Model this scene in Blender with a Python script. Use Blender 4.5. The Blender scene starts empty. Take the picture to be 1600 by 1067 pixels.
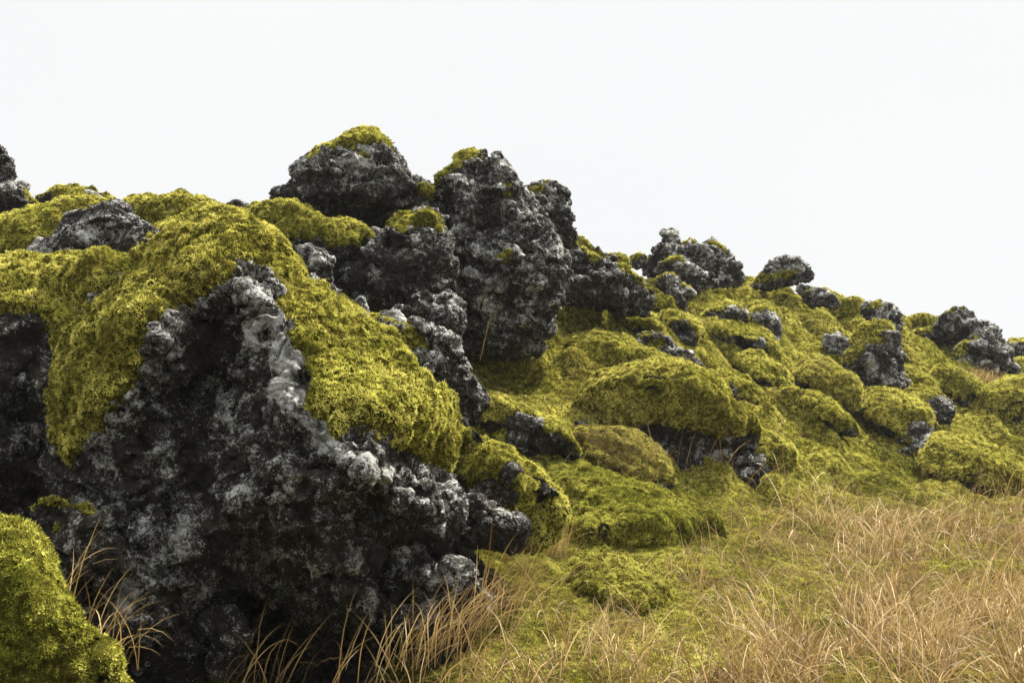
import bpy, math, time
import numpy as np
from mathutils import Vector

C = bpy.context.scene
COL = C.collection
RNG = np.random.default_rng(7)
F = 1556.0                      # focal length in photo pixels (35 mm lens on a 36 mm frame, 1600 px wide)
EYE = 1.5
PITCH = math.atan((700.0 - 533.5) / F)
FWD = np.array([0.0, math.cos(PITCH), math.sin(PITCH)])
UPV = np.array([0.0, -math.sin(PITCH), math.cos(PITCH)])
RGT = np.array([1.0, 0.0, 0.0])
CAM = np.array([0.0, 0.0, EYE])

# ------------------------------------------------------------------ noise
def _h(x, y, z, s):
    with np.errstate(over='ignore'):
        h = (x.astype(np.uint32) * np.uint32(374761393) + y.astype(np.uint32) * np.uint32(668265263)
             + z.astype(np.uint32) * np.uint32(2147483647) + np.uint32((s * 974711 + 12345) & 0xffffffff))
        h ^= h >> np.uint32(13); h *= np.uint32(1274126177)
        h ^= h >> np.uint32(16); h *= np.uint32(2246822519)
        h ^= h >> np.uint32(15)
    return h.astype(np.float64) * (1.0 / 4294967295.0)

def vnoise(P, s=0):
    """smooth value noise, -1..1, one value for each row of P"""
    i = np.floor(P).astype(np.int64); f = P - i
    u = f * f * f * (f * (f * 6 - 15) + 10)
    r = 0
    for dx in (0, 1):
        wx = u[:, 0] if dx else 1 - u[:, 0]
        for dy in (0, 1):
            wy = u[:, 1] if dy else 1 - u[:, 1]
            for dz in (0, 1):
                wz = u[:, 2] if dz else 1 - u[:, 2]
                r = r + wx * wy * wz * _h(i[:, 0] + dx, i[:, 1] + dy, i[:, 2] + dz, s)
    return r * 2 - 1

def fbm(P, o=4, s=0, g=0.5):
    a = 1.0; t = 0; n = 0
    Q = P
    for k in range(o):
        t = t + a * vnoise(Q, s + k * 7); n += a
        a *= g; Q = Q * 2.03 + 11.7
    return t / n

def voronoi(P, s=0):
    """distances to the nearest and second nearest cell point, and the nearest cell's random value"""
    i = np.floor(P).astype(np.int64); f = P - i
    d1 = np.full(len(P), 9.0); d2 = np.full(len(P), 9.0); cid = np.zeros(len(P))
    for dx in (-1, 0, 1):
        for dy in (-1, 0, 1):
            for dz in (-1, 0, 1):
                X, Y, Z = i[:, 0] + dx, i[:, 1] + dy, i[:, 2] + dz
                r1 = _h(X, Y, Z, s)
                d = ((dx + r1 - f[:, 0]) ** 2 + (dy + _h(X, Y, Z, s + 1) - f[:, 1]) ** 2
                     + (dz + _h(X, Y, Z, s + 2) - f[:, 2]) ** 2)
                near = d < d1
                d2 = np.where(near, d1, np.minimum(d2, d))
                cid = np.where(near, r1, cid)
                d1 = np.where(near, d, d1)
    return np.sqrt(d1), np.sqrt(d2), cid

def facets(P, s=0):
    """broken blocks: a tilted plane in each cell (about -0.6..0.6) and the distance to the nearest crack"""
    i = np.floor(P).astype(np.int64); f = P - i
    d1 = np.full(len(P), 9.0); d2 = np.full(len(P), 9.0); tilt = np.zeros(len(P))
    for dx in (-1, 0, 1):
        for dy in (-1, 0, 1):
            for dz in (-1, 0, 1):
                X, Y, Z = i[:, 0] + dx, i[:, 1] + dy, i[:, 2] + dz
                r1, r2, r3 = _h(X, Y, Z, s), _h(X, Y, Z, s + 1), _h(X, Y, Z, s + 2)
                ox, oy, oz = dx + r1 - f[:, 0], dy + r2 - f[:, 1], dz + r3 - f[:, 2]
                d = ox * ox + oy * oy + oz * oz
                near = d < d1
                q1, q2, q3 = (r1 * 7.13) % 1 - 0.5, (r2 * 7.13) % 1 - 0.5, (r3 * 7.13) % 1 - 0.5
                d2 = np.where(near, d1, np.minimum(d2, d))
                tilt = np.where(near, 1.5 * (ox * q1 + oy * q2 + oz * q3) + 0.15 * ((r1 * 3.7 + r2) % 1 - 0.5), tilt)
                d1 = np.where(near, d, d1)
    return tilt, np.sqrt(d2) - np.sqrt(d1)

def ridged(P, o=4, s=0, g=0.55):
    a = 1.0; t = 0; n = 0; Q = P
    for k in range(o):
        t = t + a * (1 - 2 * np.abs(vnoise(Q, s + 5 * k))); n += a
        a *= g; Q = Q * 2.07 + 5.3
    return t / n

def sstep(a, b, x):
    t = np.clip((x - a) / (b - a), 0, 1)
    return t * t * (3 - 2 * t)

# ------------------------------------------------------------------ rays
def to_world(px, py, depth):
    px = np.asarray(px, float); py = np.asarray(py, float); depth = np.asarray(depth, float)
    x = (px - 800) / F; y = (533.5 - py) / F
    return CAM + depth[..., None] * (x[..., None] * RGT + y[..., None] * UPV + FWD)

def to_pix(P):
    Q = P - CAM
    d = Q @ FWD
    d = np.where(np.abs(d) < 1e-6, 1e-6, d)
    return 800 + F * (Q @ RGT) / d, 533.5 - F * (Q @ UPV) / d, d

# ------------------------------------------------------------------ polygons in the photograph's pixels
def poly_sd(px, py, poly):
    """signed distance to a polygon, positive inside"""
    V = np.asarray(poly, float); W = np.roll(V, -1, 0)
    best = np.full(px.shape, 1e18); ins = np.zeros(px.shape, bool)
    for (ax, ay), (bx, by) in zip(V, W):
        ex, ey = bx - ax, by - ay
        t = np.clip(((px - ax) * ex + (py - ay) * ey) / max(ex * ex + ey * ey, 1e-9), 0, 1)
        dx = px - ax - t * ex; dy = py - ay - t * ey
        best = np.minimum(best, dx * dx + dy * dy)
        if abs(ey) > 1e-9:
            c = ((ay > py) != (by > py)) & (px < ex * (py - ay) / ey + ax)
            ins ^= c
    d = np.sqrt(best)
    return np.where(ins, d, -d)

def round_poly(poly, n=2):
    V = np.asarray(poly, float)
    for _ in range(n):
        W = np.roll(V, -1, 0)
        V = np.stack([V * 0.78 + W * 0.22, V * 0.22 + W * 0.78], 1).reshape(-1, 2)
    return V

CROPS = {'A': (0, 200, 2.963), 'B': (400, 180, 2.808), 'C': (860, 330, 3.441), 'D': (1160, 380, 2.668),
         'E': (0, 560, 2.104), 'F': (380, 520, 1.95), 'G': (700, 500, 2.667), 'H': (860, 740, 2.162), 'P': (0, 0, 1)}
def pc(k, pts):
    x0, y0, s = CROPS[k]
    return [(x0 + x / s, y0 + y / s) for x, y in pts]

# ------------------------------------------------------------------ meshes
def vnormals(V, Q):
    n = np.cross(V[Q[:, 2]] - V[Q[:, 0]], V[Q[:, -1]] - V[Q[:, 1]]) if Q.shape[1] == 4 else \
        np.cross(V[Q[:, 1]] - V[Q[:, 0]], V[Q[:, 2]] - V[Q[:, 0]])
    N = np.zeros_like(V)
    for k in range(3):
        c = 0
        for j in range(Q.shape[1]):
            c = c + np.bincount(Q[:, j], n[:, k], len(V))
        N[:, k] = c
    return N / np.maximum(np.linalg.norm(N, axis=1, keepdims=True), 1e-12)

def smooth(V, Q, it=1, w=0.5):
    A = np.concatenate([Q[:, j] for j in range(4)]); B = np.concatenate([Q[:, (j + 1) % 4] for j in range(4)])
    cnt = np.maximum(np.bincount(A, minlength=len(V)) + np.bincount(B, minlength=len(V)), 1)
    for _ in range(it):
        S = np.stack([np.bincount(A, V[B, k], len(V)) + np.bincount(B, V[A, k], len(V)) for k in range(3)], 1)
        V = V * (1 - w) + w * S / cnt[:, None]
    return V

def subdivide(V, Q):
    n = len(V)
    E = np.concatenate([np.stack([Q[:, j], Q[:, (j + 1) % 4]], 1) for j in range(4)])
    E = np.sort(E, 1); key = E[:, 0].astype(np.int64) * n + E[:, 1]
    u, inv = np.unique(key, return_inverse=True)
    M = 0.5 * (V[u // n] + V[u % n])
    Fc = V[Q].mean(1)
    m = len(Q); e = [n + inv[j * m:(j + 1) * m] for j in range(4)]
    c = n + len(u) + np.arange(m)
    NQ = np.concatenate([np.stack([Q[:, j], e[j], c, e[(j + 3) % 4]], 1) for j in range(4)])
    return np.concatenate([V, M, Fc]), NQ

def surface_nets(G, org, step):
    s = G < 0
    nx, ny, nz = G.shape
    cnt = np.zeros((nx - 1, ny - 1, nz - 1), np.int8)
    for a in (0, 1):
        for b in (0, 1):
            for c in (0, 1):
                cnt += s[a:nx - 1 + a, b:ny - 1 + b, c:nz - 1 + c]
    act = (cnt > 0) & (cnt < 8)
    I = np.argwhere(act)
    idx = np.full(act.shape, -1, np.int64); idx[act] = np.arange(len(I))
    acc = np.zeros((len(I), 3)); num = np.zeros(len(I))
    corners = [(a, b, c) for a in (0, 1) for b in (0, 1) for c in (0, 1)]
    val = {k: G[I[:, 0] + k[0], I[:, 1] + k[1], I[:, 2] + k[2]] for k in corners}
    for k in corners:
        for ax in range(3):
            if k[ax] == 0:
                l = list(k); l[ax] = 1; l = tuple(l)
                v0, v1 = val[k], val[l]
                m = (v0 < 0) != (v1 < 0)
                t = np.where(m, v0 / np.where(m, v0 - v1, 1), 0)
                p = np.tile(np.array(k, float), (len(I), 1)); p[:, ax] += t
                acc += p * m[:, None]; num += m
    V = org + step * (I + acc / np.maximum(num, 1)[:, None])
    Qs = []
    for ax in range(3):
        sl0 = [slice(None)] * 3; sl1 = [slice(None)] * 3
        sl0[ax] = slice(0, -1); sl1[ax] = slice(1, None)
        a0, a1 = s[tuple(sl0)], s[tuple(sl1)]
        E = np.argwhere(a0 != a1)
        o = [q for q in range(3) if q != ax]
        ok = np.all([(E[:, q] > 0) & (E[:, q] < G.shape[q] - 1) for q in o], 0)
        E = E[ok]
        fl = a0[tuple(E.T)]
        def cell(d0, d1):
            K = E.copy(); K[:, o[0]] -= d0; K[:, o[1]] -= d1
            return idx[tuple(K.T)]
        q = np.stack([cell(1, 1), cell(0, 1), cell(0, 0), cell(1, 0)], 1)
        f2 = fl if ax != 1 else ~fl
        q[~f2] = q[~f2][:, ::-1]
        Qs.append(q)
    return V, np.concatenate(Qs)

def build_mesh(name, V, polys, mats, attrs=None, smooth_sh=True, midx=None):
    """polys: list of face arrays (each n x k); returns a linked object"""
    me = bpy.data.meshes.new(name)
    me.vertices.add(len(V)); me.vertices.foreach_set('co', np.ascontiguousarray(V, np.float32).ravel())
    li = np.concatenate([p.ravel() for p in polys]).astype(np.int32)
    tot = np.concatenate([np.full(len(p), p.shape[1], np.int32) for p in polys])
    st = np.concatenate([[0], np.cumsum(tot)[:-1]]).astype(np.int32)
    me.loops.add(len(li)); me.loops.foreach_set('vertex_index', li)
    me.polygons.add(len(tot)); me.polygons.foreach_set('loop_start', st)
    me.polygons.foreach_set('use_smooth', np.full(len(tot), bool(smooth_sh)))
    for m in mats: me.materials.append(m)
    if midx is not None: me.polygons.foreach_set('material_index', np.concatenate(midx).astype(np.int32))
    me.update(calc_edges=True)
    for k, a in (attrs or {}).items():
        at = me.attributes.new(k, 'FLOAT', 'POINT'); at.data.foreach_set('value', np.asarray(a, np.float32))
    o = bpy.data.objects.new(name, me); COL.objects.link(o)
    return o

def tag(o, label=None, cat=None, group=None, kind=None):
    if label: o['label'] = label
    if cat: o['category'] = cat
    if group: o['group'] = group
    if kind: o['kind'] = kind
    return o

# ------------------------------------------------------------------ moss tufts: small leafy sprigs standing on a surface
def tufts(V, Q, w, size=0.022, gap_px=1.9, back=0.25, upright=0.0):
    """w: how much moss each face carries (0..1).  Returns vertices, triangles and the attributes tip and shade."""
    a, b, c, d = (V[Q[:, j]] for j in range(4))
    n = np.cross(c - a, d - b) * 0.5
    A = np.linalg.norm(n, axis=1); n = n / np.maximum(A, 1e-12)[:, None]
    ctr = (a + b + c + d) / 4
    px, py, dep = to_pix(ctr)
    view = ctr - CAM; dist = np.linalg.norm(view, axis=1)
    face = -(n * view).sum(1) / dist
    gap = np.maximum(size * 0.66, gap_px * dist / F)
    dens = w / gap ** 2
    inside = (px > -130) & (px < 1860) & (py > -100) & (py < 1180) & (dep > 0)
    dens = dens * np.where(face > 0, np.clip(face * 1.6 + 0.25, 0, 1), back) * np.where(inside, 1, 0.06)
    cnt = RNG.poisson(np.minimum(A * dens, 60))
    k = np.repeat(np.arange(len(Q)), cnt)
    N = len(k)
    if not N: return None
    u, v = RNG.random(N)[:, None], RNG.random(N)[:, None]
    P = (a[k] * (1 - u) + b[k] * u) * (1 - v) + (d[k] * (1 - u) + c[k] * u) * v
    nn = n[k] + RNG.normal(0, 0.33, (N, 3)); nn[:, 2] += upright
    nn /= np.linalg.norm(nn, axis=1)[:, None]
    s = np.maximum(size, gap_px * 1.5 * dist[k] / F) * RNG.uniform(0.55, 1.35, N)
    clump = fbm(P * 16.0, 2, 91); big = fbm(P * 2.1, 3, 55)
    s = s * (1 + 0.55 * clump)
    shade = 0.5 + 0.5 * big + 0.5 * clump + RNG.normal(0, 0.2, N)
    L = 5
    Vs = []; tips = []; T = []
    t0 = np.cross(nn, RNG.normal(0, 1, (N, 3))); t0 /= np.linalg.norm(t0, axis=1)[:, None]
    t1 = np.cross(nn, t0)
    base = 0
    for l in range(L):
        ang = RNG.uniform(0, 6.283, N) if l == 0 else ang + 6.283 / L + RNG.normal(0, 0.35, N)
        dr = np.cos(ang)[:, None] * t0 + np.sin(ang)[:, None] * t1
        sd = -np.sin(ang)[:, None] * t0 + np.cos(ang)[:, None] * t1
        sp = RNG.uniform(0.35, 0.95, N)[:, None]; S = s[:, None]
        p0 = P - nn * S * 0.25 + sd * S * 0.21
        p1 = P - nn * S * 0.25 - sd * S * 0.21
        p2 = P + nn * S * RNG.uniform(0.15, 0.75, N)[:, None] + dr * S * sp
        Vs.append(np.stack([p0, p1, p2], 1).reshape(-1, 3))
        i = base + 3 * np.arange(N)
        T.append(np.stack([i, i + 1, i + 2], 1)); base += 3 * N
        tips.append(np.tile([0, 0, 1.0], N))
    return np.concatenate(Vs), np.concatenate(T), np.concatenate(tips), np.tile(np.repeat(shade, 3), L)

# ------------------------------------------------------------------ materials
def nodes(name):
    m = bpy.data.materials.new(name); m.use_nodes = True
    nt = m.node_tree; nt.nodes.clear()
    return m, nt
def N(nt, t, loc=None, **kw):
    n = nt.nodes.new(t)
    for k, v in kw.items():
        if k.startswith('i_'):
            n.inputs[k[2:]].default_value = v
        else: setattr(n, k, v)
    return n
def ramp(nt, src, stops, interp='LINEAR'):
    r = nt.nodes.new('ShaderNodeValToRGB'); cr = r.color_ramp; cr.interpolation = interp
    while len(cr.elements) < len(stops): cr.elements.new(0.5)
    for e, (p, c) in zip(cr.elements, stops):
        e.position = p; e.color = (c if len(c) == 4 else (*c, 1)) if hasattr(c, '__len__') else (c, c, c, 1)
    nt.links.new(src, r.inputs[0]); return r.outputs[0]
def mth(nt, op, a, b=None, c=None, clamp=False):
    n = nt.nodes.new('ShaderNodeMath'); n.operation = op; n.use_clamp = clamp
    for i, x in enumerate((a, b, c)):
        if x is None: continue
        if isinstance(x, (int, float)): n.inputs[i].default_value = x
        else: nt.links.new(x, n.inputs[i])
    return n.outputs[0]
def mixc(nt, f, a, b, mode='MIX'):
    n = nt.nodes.new('ShaderNodeMix'); n.data_type = 'RGBA'; n.blend_type = mode
    for i, x in ((0, f), (6, a), (7, b)):
        if isinstance(x, (int, float)): n.inputs[i].default_value = x
        elif isinstance(x, tuple): n.inputs[i].default_value = (*x, 1)
        else: nt.links.new(x, n.inputs[i])
    return n.outputs[2]
def noise(nt, co, sc, det=4, rough=0.55, out=0, dist=0.0):
    n = N(nt, 'ShaderNodeTexNoise'); n.inputs['Scale'].default_value = sc; n.inputs['Detail'].default_value = det
    n.inputs['Roughness'].default_value = rough; n.inputs['Distortion'].default_value = dist
    nt.links.new(co, n.inputs['Vector']); return n.outputs[out]

def rock_material():
    m, nt = nodes('lava_rock')
    co = N(nt, 'ShaderNodeTexCoord').outputs['Object']
    geo = N(nt, 'ShaderNodeNewGeometry')
    at = N(nt, 'ShaderNodeAttribute'); at.attribute_name = 'lichen'
    n1 = noise(nt, co, 2.2, 6, 0.6); n2 = noise(nt, co, 14, 8, 0.75); n3 = noise(nt, co, 60, 6, 0.85)
    base = ramp(nt, n2, [(0.34, (0.006, 0.006, 0.005)), (0.50, (0.029, 0.026, 0.0215)), (0.66, (0.078, 0.070, 0.058))])
    warm = ramp(nt, n1, [(0.35, (1.0, 0.97, 0.92)), (0.60, (1.0, 0.92, 0.82)), (0.75, (0.95, 0.98, 0.97))])
    base = mixc(nt, 1.0, base, warm, 'MULTIPLY')
    # crusty lichen: ragged patches, broken up into specks
    p = noise(nt, co, 3.6, 10, 0.72, dist=0.7); p2 = noise(nt, co, 16, 8, 0.75, dist=0.4)
    f = mth(nt, 'ADD', mth(nt, 'MULTIPLY_ADD', p, 1.25, -0.125), mth(nt, 'MULTIPLY', at.outputs['Fac'], 0.40))
    f = mth(nt, 'ADD', f, mth(nt, 'MULTIPLY', mth(nt, 'SUBTRACT', p2, 0.5), 0.9))
    f = mth(nt, 'ADD', f, mth(nt, 'MULTIPLY', mth(nt, 'SUBTRACT', n3, 0.5), 1.5))
    mask = ramp(nt, f, [(0.61, 0.0), (0.63, 0.85), (0.72, 0.97), (0.9, 1.0)])
    lc = ramp(nt, mth(nt, 'ADD', mth(nt, 'MULTIPLY', noise(nt, co, 8, 6, 0.7), 0.55), mth(nt, 'MULTIPLY', n3, 0.45)), [(0.38, (0.17, 0.165, 0.13)), (0.50, (0.38, 0.375, 0.33)), (0.62, (0.74, 0.74, 0.70))])
    col = mixc(nt, mask, base, lc)
    # a few dabs of brown-orange crust
    o = ramp(nt, noise(nt, co, 3.1, 5, 0.6), [(0.69, 0.0), (0.76, 0.45)])
    col = mixc(nt, o, col, (0.10, 0.062, 0.030))
    b = N(nt, 'ShaderNodeBsdfPrincipled'); b.inputs['Roughness'].default_value = 0.92
    b.inputs['Specular IOR Level'].default_value = 0.2
    nt.links.new(col, b.inputs['Base Color'])
    v = N(nt, 'ShaderNodeTexVoronoi'); v.inputs['Scale'].default_value = 24; nt.links.new(co, v.inputs['Vector'])
    h = mth(nt, 'ADD', mth(nt, 'MULTIPLY', n2, 1.0), mth(nt, 'MULTIPLY', n3, 0.55))
    h = mth(nt, 'ADD', h, mth(nt, 'MULTIPLY', v.outputs['Distance'], 0.6))
    bp = N(nt, 'ShaderNodeBump'); bp.inputs['Strength'].default_value = 1.0; bp.inputs['Distance'].default_value = 0.06
    nt.links.new(h, bp.inputs['Height']); nt.links.new(bp.outputs[0], b.inputs['Normal'])
    out = N(nt, 'ShaderNodeOutputMaterial'); nt.links.new(b.outputs[0], out.inputs[0])
    return m

def moss_material(name, stops, tipmul, hue=None):
    """stops over the attribute shade; tip lightens towards the ends of the sprigs"""
    m, nt = nodes(name)
    co = N(nt, 'ShaderNodeTexCoord').outputs['Object']
    at = N(nt, 'ShaderNodeAttribute'); at.attribute_name = 'shade'
    tp = N(nt, 'ShaderNodeAttribute'); tp.attribute_name = 'tip'
    br = N(nt, 'ShaderNodeAttribute'); br.attribute_name = 'brown'
    gr = N(nt, 'ShaderNodeAttribute'); gr.attribute_name = 'green'
    g = noise(nt, co, 0.8, 4, 0.6); g2 = noise(nt, co, 5.0, 4, 0.6)
    s = mth(nt, 'ADD', at.outputs['Fac'], mth(nt, 'MULTIPLY', mth(nt, 'SUBTRACT', g2, 0.5), 0.8))
    col = ramp(nt, s, stops)
    col = mixc(nt, ramp(nt, g, [(0.45, 0.0), (0.68, 0.6)]), col, (0.27, 0.29, 0.012))
    g3 = noise(nt, co, 1.9, 5, 0.65, dist=0.5); g4 = noise(nt, co, 3.3, 5, 0.65)
    col = mixc(nt, ramp(nt, g3, [(0.53, 0.0), (0.68, 0.7)]), col, (0.19, 0.125, 0.020))
    col = mixc(nt, ramp(nt, g4, [(0.60, 0.0), (0.72, 0.5)]), col, (0.44, 0.40, 0.17))
    vivid = ramp(nt, s, [(0.0, (0.055, 0.070, 0.006)), (0.5, (0.19, 0.215, 0.012)), (1.0, (0.40, 0.40, 0.05))])
    col = mixc(nt, gr.outputs['Fac'], col, vivid)
    col = mixc(nt, mth(nt, 'MULTIPLY', br.outputs['Fac'], 0.85), col, (0.13, 0.078, 0.020))
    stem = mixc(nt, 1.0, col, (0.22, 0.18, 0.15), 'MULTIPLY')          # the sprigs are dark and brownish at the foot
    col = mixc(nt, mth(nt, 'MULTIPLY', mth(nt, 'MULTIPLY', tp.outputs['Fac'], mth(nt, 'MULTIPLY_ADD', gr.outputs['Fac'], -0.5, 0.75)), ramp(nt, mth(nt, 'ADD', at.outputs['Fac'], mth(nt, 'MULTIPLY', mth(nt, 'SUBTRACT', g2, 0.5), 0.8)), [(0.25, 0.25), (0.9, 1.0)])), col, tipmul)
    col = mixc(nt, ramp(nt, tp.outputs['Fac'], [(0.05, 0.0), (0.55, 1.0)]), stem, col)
    d = N(nt, 'ShaderNodeBsdfDiffuse'); t = N(nt, 'ShaderNodeBsdfTranslucent')
    nt.links.new(col, d.inputs[0]); nt.links.new(col, t.inputs[0])
    mx = N(nt, 'ShaderNodeMixShader'); mx.inputs[0].default_value = 0.22
    nt.links.new(d.outputs[0], mx.inputs[1]); nt.links.new(t.outputs[0], mx.inputs[2])
    out = N(nt, 'ShaderNodeOutputMaterial'); nt.links.new(mx.outputs[0], out.inputs[0])
    return m

def ground_material(name):
    """the mat below the sprigs: dark stems and old leaves, brown litter under the grass"""
    m, nt = nodes(name)
    co = N(nt, 'ShaderNodeTexCoord').outputs['Object']
    br = N(nt, 'ShaderNodeAttribute'); br.attribute_name = 'brown'
    n1 = noise(nt, co, 26, 6, 0.7); n2 = noise(nt, co, 1.1, 4)
    col = ramp(nt, n1, [(0.3, (0.016, 0.014, 0.004)), (0.5, (0.055, 0.047, 0.008)), (0.7, (0.14, 0.12, 0.02))])
    col = mixc(nt, ramp(nt, n2, [(0.4, 0.0), (0.7, 0.5)]), col, (0.06, 0.062, 0.006))
    lit = ramp(nt, n1, [(0.35, (0.030, 0.020, 0.010)), (0.5, (0.10, 0.068, 0.030)), (0.68, (0.24, 0.17, 0.08))])
    col = mixc(nt, br.outputs['Fac'], col, lit)
    b = N(nt, 'ShaderNodeBsdfDiffuse'); nt.links.new(col, b.inputs[0])
    bp = N(nt, 'ShaderNodeBump'); bp.inputs['Strength'].default_value = 1.0; bp.inputs['Distance'].default_value = 0.05
    nt.links.new(n1, bp.inputs['Height']); nt.links.new(bp.outputs[0], b.inputs['Normal'])
    out = N(nt, 'ShaderNodeOutputMaterial'); nt.links.new(b.outputs[0], out.inputs[0])
    return m

def grass_material(name, stops):
    m, nt = nodes(name)
    at = N(nt, 'ShaderNodeAttribute'); at.attribute_name = 'shade'
    tp = N(nt, 'ShaderNodeAttribute'); tp.attribute_name = 'tip'
    col = ramp(nt, at.outputs['Fac'], stops)
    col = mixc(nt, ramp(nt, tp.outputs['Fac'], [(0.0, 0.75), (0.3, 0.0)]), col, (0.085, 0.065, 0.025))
    d = N(nt, 'ShaderNodeBsdfPrincipled'); d.inputs['Roughness'].default_value = 0.55
    d.inputs['Specular IOR Level'].default_value = 0.3
    t = N(nt, 'ShaderNodeBsdfTranslucent')
    nt.links.new(col, d.inputs['Base Color']); nt.links.new(col, t.inputs[0])
    mx = N(nt, 'ShaderNodeMixShader'); mx.inputs[0].default_value = 0.3
    nt.links.new(d.outputs[0], mx.inputs[1]); nt.links.new(t.outputs[0], mx.inputs[2])
    out = N(nt, 'ShaderNodeOutputMaterial'); nt.links.new(mx.outputs[0], out.inputs[0])
    return m

ROCK = rock_material()
MOSS = moss_material('moss_sprigs', [(0.0, (0.042, 0.036, 0.008)), (0.3, (0.195, 0.178, 0.015)), (0.6, (0.41, 0.372, 0.038)),
                                     (0.95, (0.70, 0.63, 0.17))], (0.90, 0.84, 0.22))
MAT = ground_material('moss_mat')
STRAW = grass_material('dry_grass', [(0.0, (0.115, 0.060, 0.018)), (0.3, (0.25, 0.152, 0.046)), (0.65, (0.40, 0.265, 0.090)), (1.0, (0.62, 0.47, 0.22))])

# ------------------------------------------------------------------ the hillside
HP = []   # photo column, distance, height
def row(Y, *pz): HP.extend([(p, Y, z) for p, z in pz])
row(2.5, (-300, 0), (400, 0), (1000, 0), (1900, 0))
row(4.2, (-300, .15), (0, .15), (400, .02), (1000, 0), (1900, 0))
row(6.4, (-300, -.1), (0, -.2), (250, -.4), (500, -.35), (640, 0), (800, 0), (1200, 0), (1900, 0))
row(8.5, (-300, .3), (0, .1), (300, -.3), (520, -.2), (700, .2), (1000, .12), (1300, .08), (1900, .06))
row(10, (-300, 1.8), (0, 1.6), (400, 1.6), (750, .9), (850, .55), (1000, .5), (1300, .25), (1600, .2), (1900, .16))
row(11.5, (-300, 3.0), (0, 2.9), (400, 2.8), (700, 1.75), (850, 1.1), (1000, .9), (1300, .4), (1600, .28), (1900, .25))
row(13.5, (-300, 3.9), (0, 3.9), (400, 3.8), (600, 3.1), (750, 2.5), (900, 2.1), (1000, 1.75), (1100, 1.35), (1300, .72), (1600, .42), (1900, .35))
row(15, (-300, 4.4), (0, 4.5), (200, 4.6), (500, 4.3), (750, 3.3), (900, 2.85), (1050, 2.4), (1200, 1.5), (1400, .95), (1600, .58), (1900, .45))
row(17, (-300, 4.8), (0, 4.9), (300, 4.9), (700, 4.3), (900, 3.7), (1050, 3.3), (1200, 2.4), (1400, 1.5), (1500, 1.0), (1600, .8), (1900, .6))
row(20, (-300, 4.9), (500, 4.9), (900, 4.9), (1050, 4.6), (1200, 3.8), (1350, 2.9), (1500, 2.2), (1600, 1.75), (1900, 1.1))
row(23, (0, 4.8), (900, 5.1), (1050, 5.3), (1150, 5.2), (1250, 4.9), (1400, 4.1), (1500, 3.5), (1600, 2.9), (1900, 1.8))
row(26, (0, 4.6), (900, 5.2), (1050, 5.5), (1200, 5.7), (1300, 5.4), (1400, 4.9), (1500, 4.3), (1600, 3.8), (1900, 2.4))
row(30, (-300, 4.2), (600, 4.8), (1000, 5.4), (1200, 5.7), (1400, 5.2), (1500, 4.8), (1600, 4.2), (1900, 2.9))
HP = np.array(HP, float)
def _hc(px, Y): return np.stack([np.clip(px, -300, 1900) / 400.0, 3.2 * np.log(np.clip(Y, 2.5, 30))], -1)
def _tps(A, B):
    r2 = ((A[:, None, :] - B[None, :, :]) ** 2).sum(-1)
    return 0.5 * r2 * np.log(np.maximum(r2, 1e-12))
_K = _hc(HP[:, 0], HP[:, 1]); _n = len(_K)
_M = np.zeros((_n + 3, _n + 3)); _M[:_n, :_n] = _tps(_K, _K) + np.eye(_n) * 0.004
_M[:_n, _n] = 1; _M[:_n, _n + 1:] = _K; _M[_n:, :_n] = _M[:_n, _n:].T
_S = np.linalg.solve(_M, np.concatenate([HP[:, 2], np.zeros(3)]))
def base_height(px, Y):
    P = _hc(px, Y)
    z = np.zeros(len(P))
    for i in range(0, len(P), 40000):
        q = P[i:i + 40000]
        z[i:i + 40000] = _tps(q, _K) @ _S[:_n] + _S[_n] + q @ _S[_n + 1:]
    return z - np.clip(Y - 30, 0, None) * 0.06 * np.exp(-np.clip(Y - 30, 0, None) / 120)
def hummock(X, Y, Z):
    P = np.stack([X, Y, np.zeros_like(X)], 1)
    W = P + 0.25 * np.stack([vnoise(P * 1.1, 3), vnoise(P * 1.1, 4), 0 * X], 1)
    up = sstep(0.3, 1.4, Z)
    d1, d2, _ = voronoi(W * 1.05, 21); e1, e2, _ = voronoi(W * 2.3, 31)
    return ((0.08 + 0.48 * up) * (0.45 - d1) * 1.2 + (0.06 + 0.20 * up) * (0.45 - e1) + 0.09 * fbm(P * 0.6, 3, 5)
            + 0.035 * fbm(P * 3.5, 3, 15))
HX = np.concatenate([np.linspace(-2600, -300, 60), np.linspace(-290, 1890, 545), np.linspace(1900, 4200, 60)])
HY = np.concatenate([np.exp(np.linspace(math.log(2.2), math.log(34), 620)), np.exp(np.linspace(math.log(34.6), math.log(900), 40))])
def build_height():
    PX, YY = np.meshgrid(HX, HY, indexing='ij')
    px, Y = PX.ravel(), YY.ravel()
    X = (px - 800) / F * Y
    Z = base_height(px, Y)
    Z = Z - 0.40 * np.exp(-((px - 1095) / 85) ** 2 - ((Y - 12.4) / 0.8) ** 2)
    near = 1 - sstep(28, 40, Y)
    Z = Z + near * hummock(X, Y, Z)
    return X, Y, Z
TX, TY, TZ = build_height()
TZG = TZ.reshape(len(HX), len(HY))
def height(X, Y):
    """height of the hillside at world X, Y"""
    Y = np.maximum(Y, 2.2001); px = X / Y * F + 800
    i = np.clip(np.searchsorted(HX, px) - 1, 0, len(HX) - 2); j = np.clip(np.searchsorted(HY, Y) - 1, 0, len(HY) - 2)
    u = np.clip((px - HX[i]) / (HX[i + 1] - HX[i]), 0, 1); v = np.clip((Y - HY[j]) / (HY[j + 1] - HY[j]), 0, 1)
    return (TZG[i, j] * (1 - u) * (1 - v) + TZG[i + 1, j] * u * (1 - v) + TZG[i, j + 1] * (1 - u) * v + TZG[i + 1, j + 1] * u * v)
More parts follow.
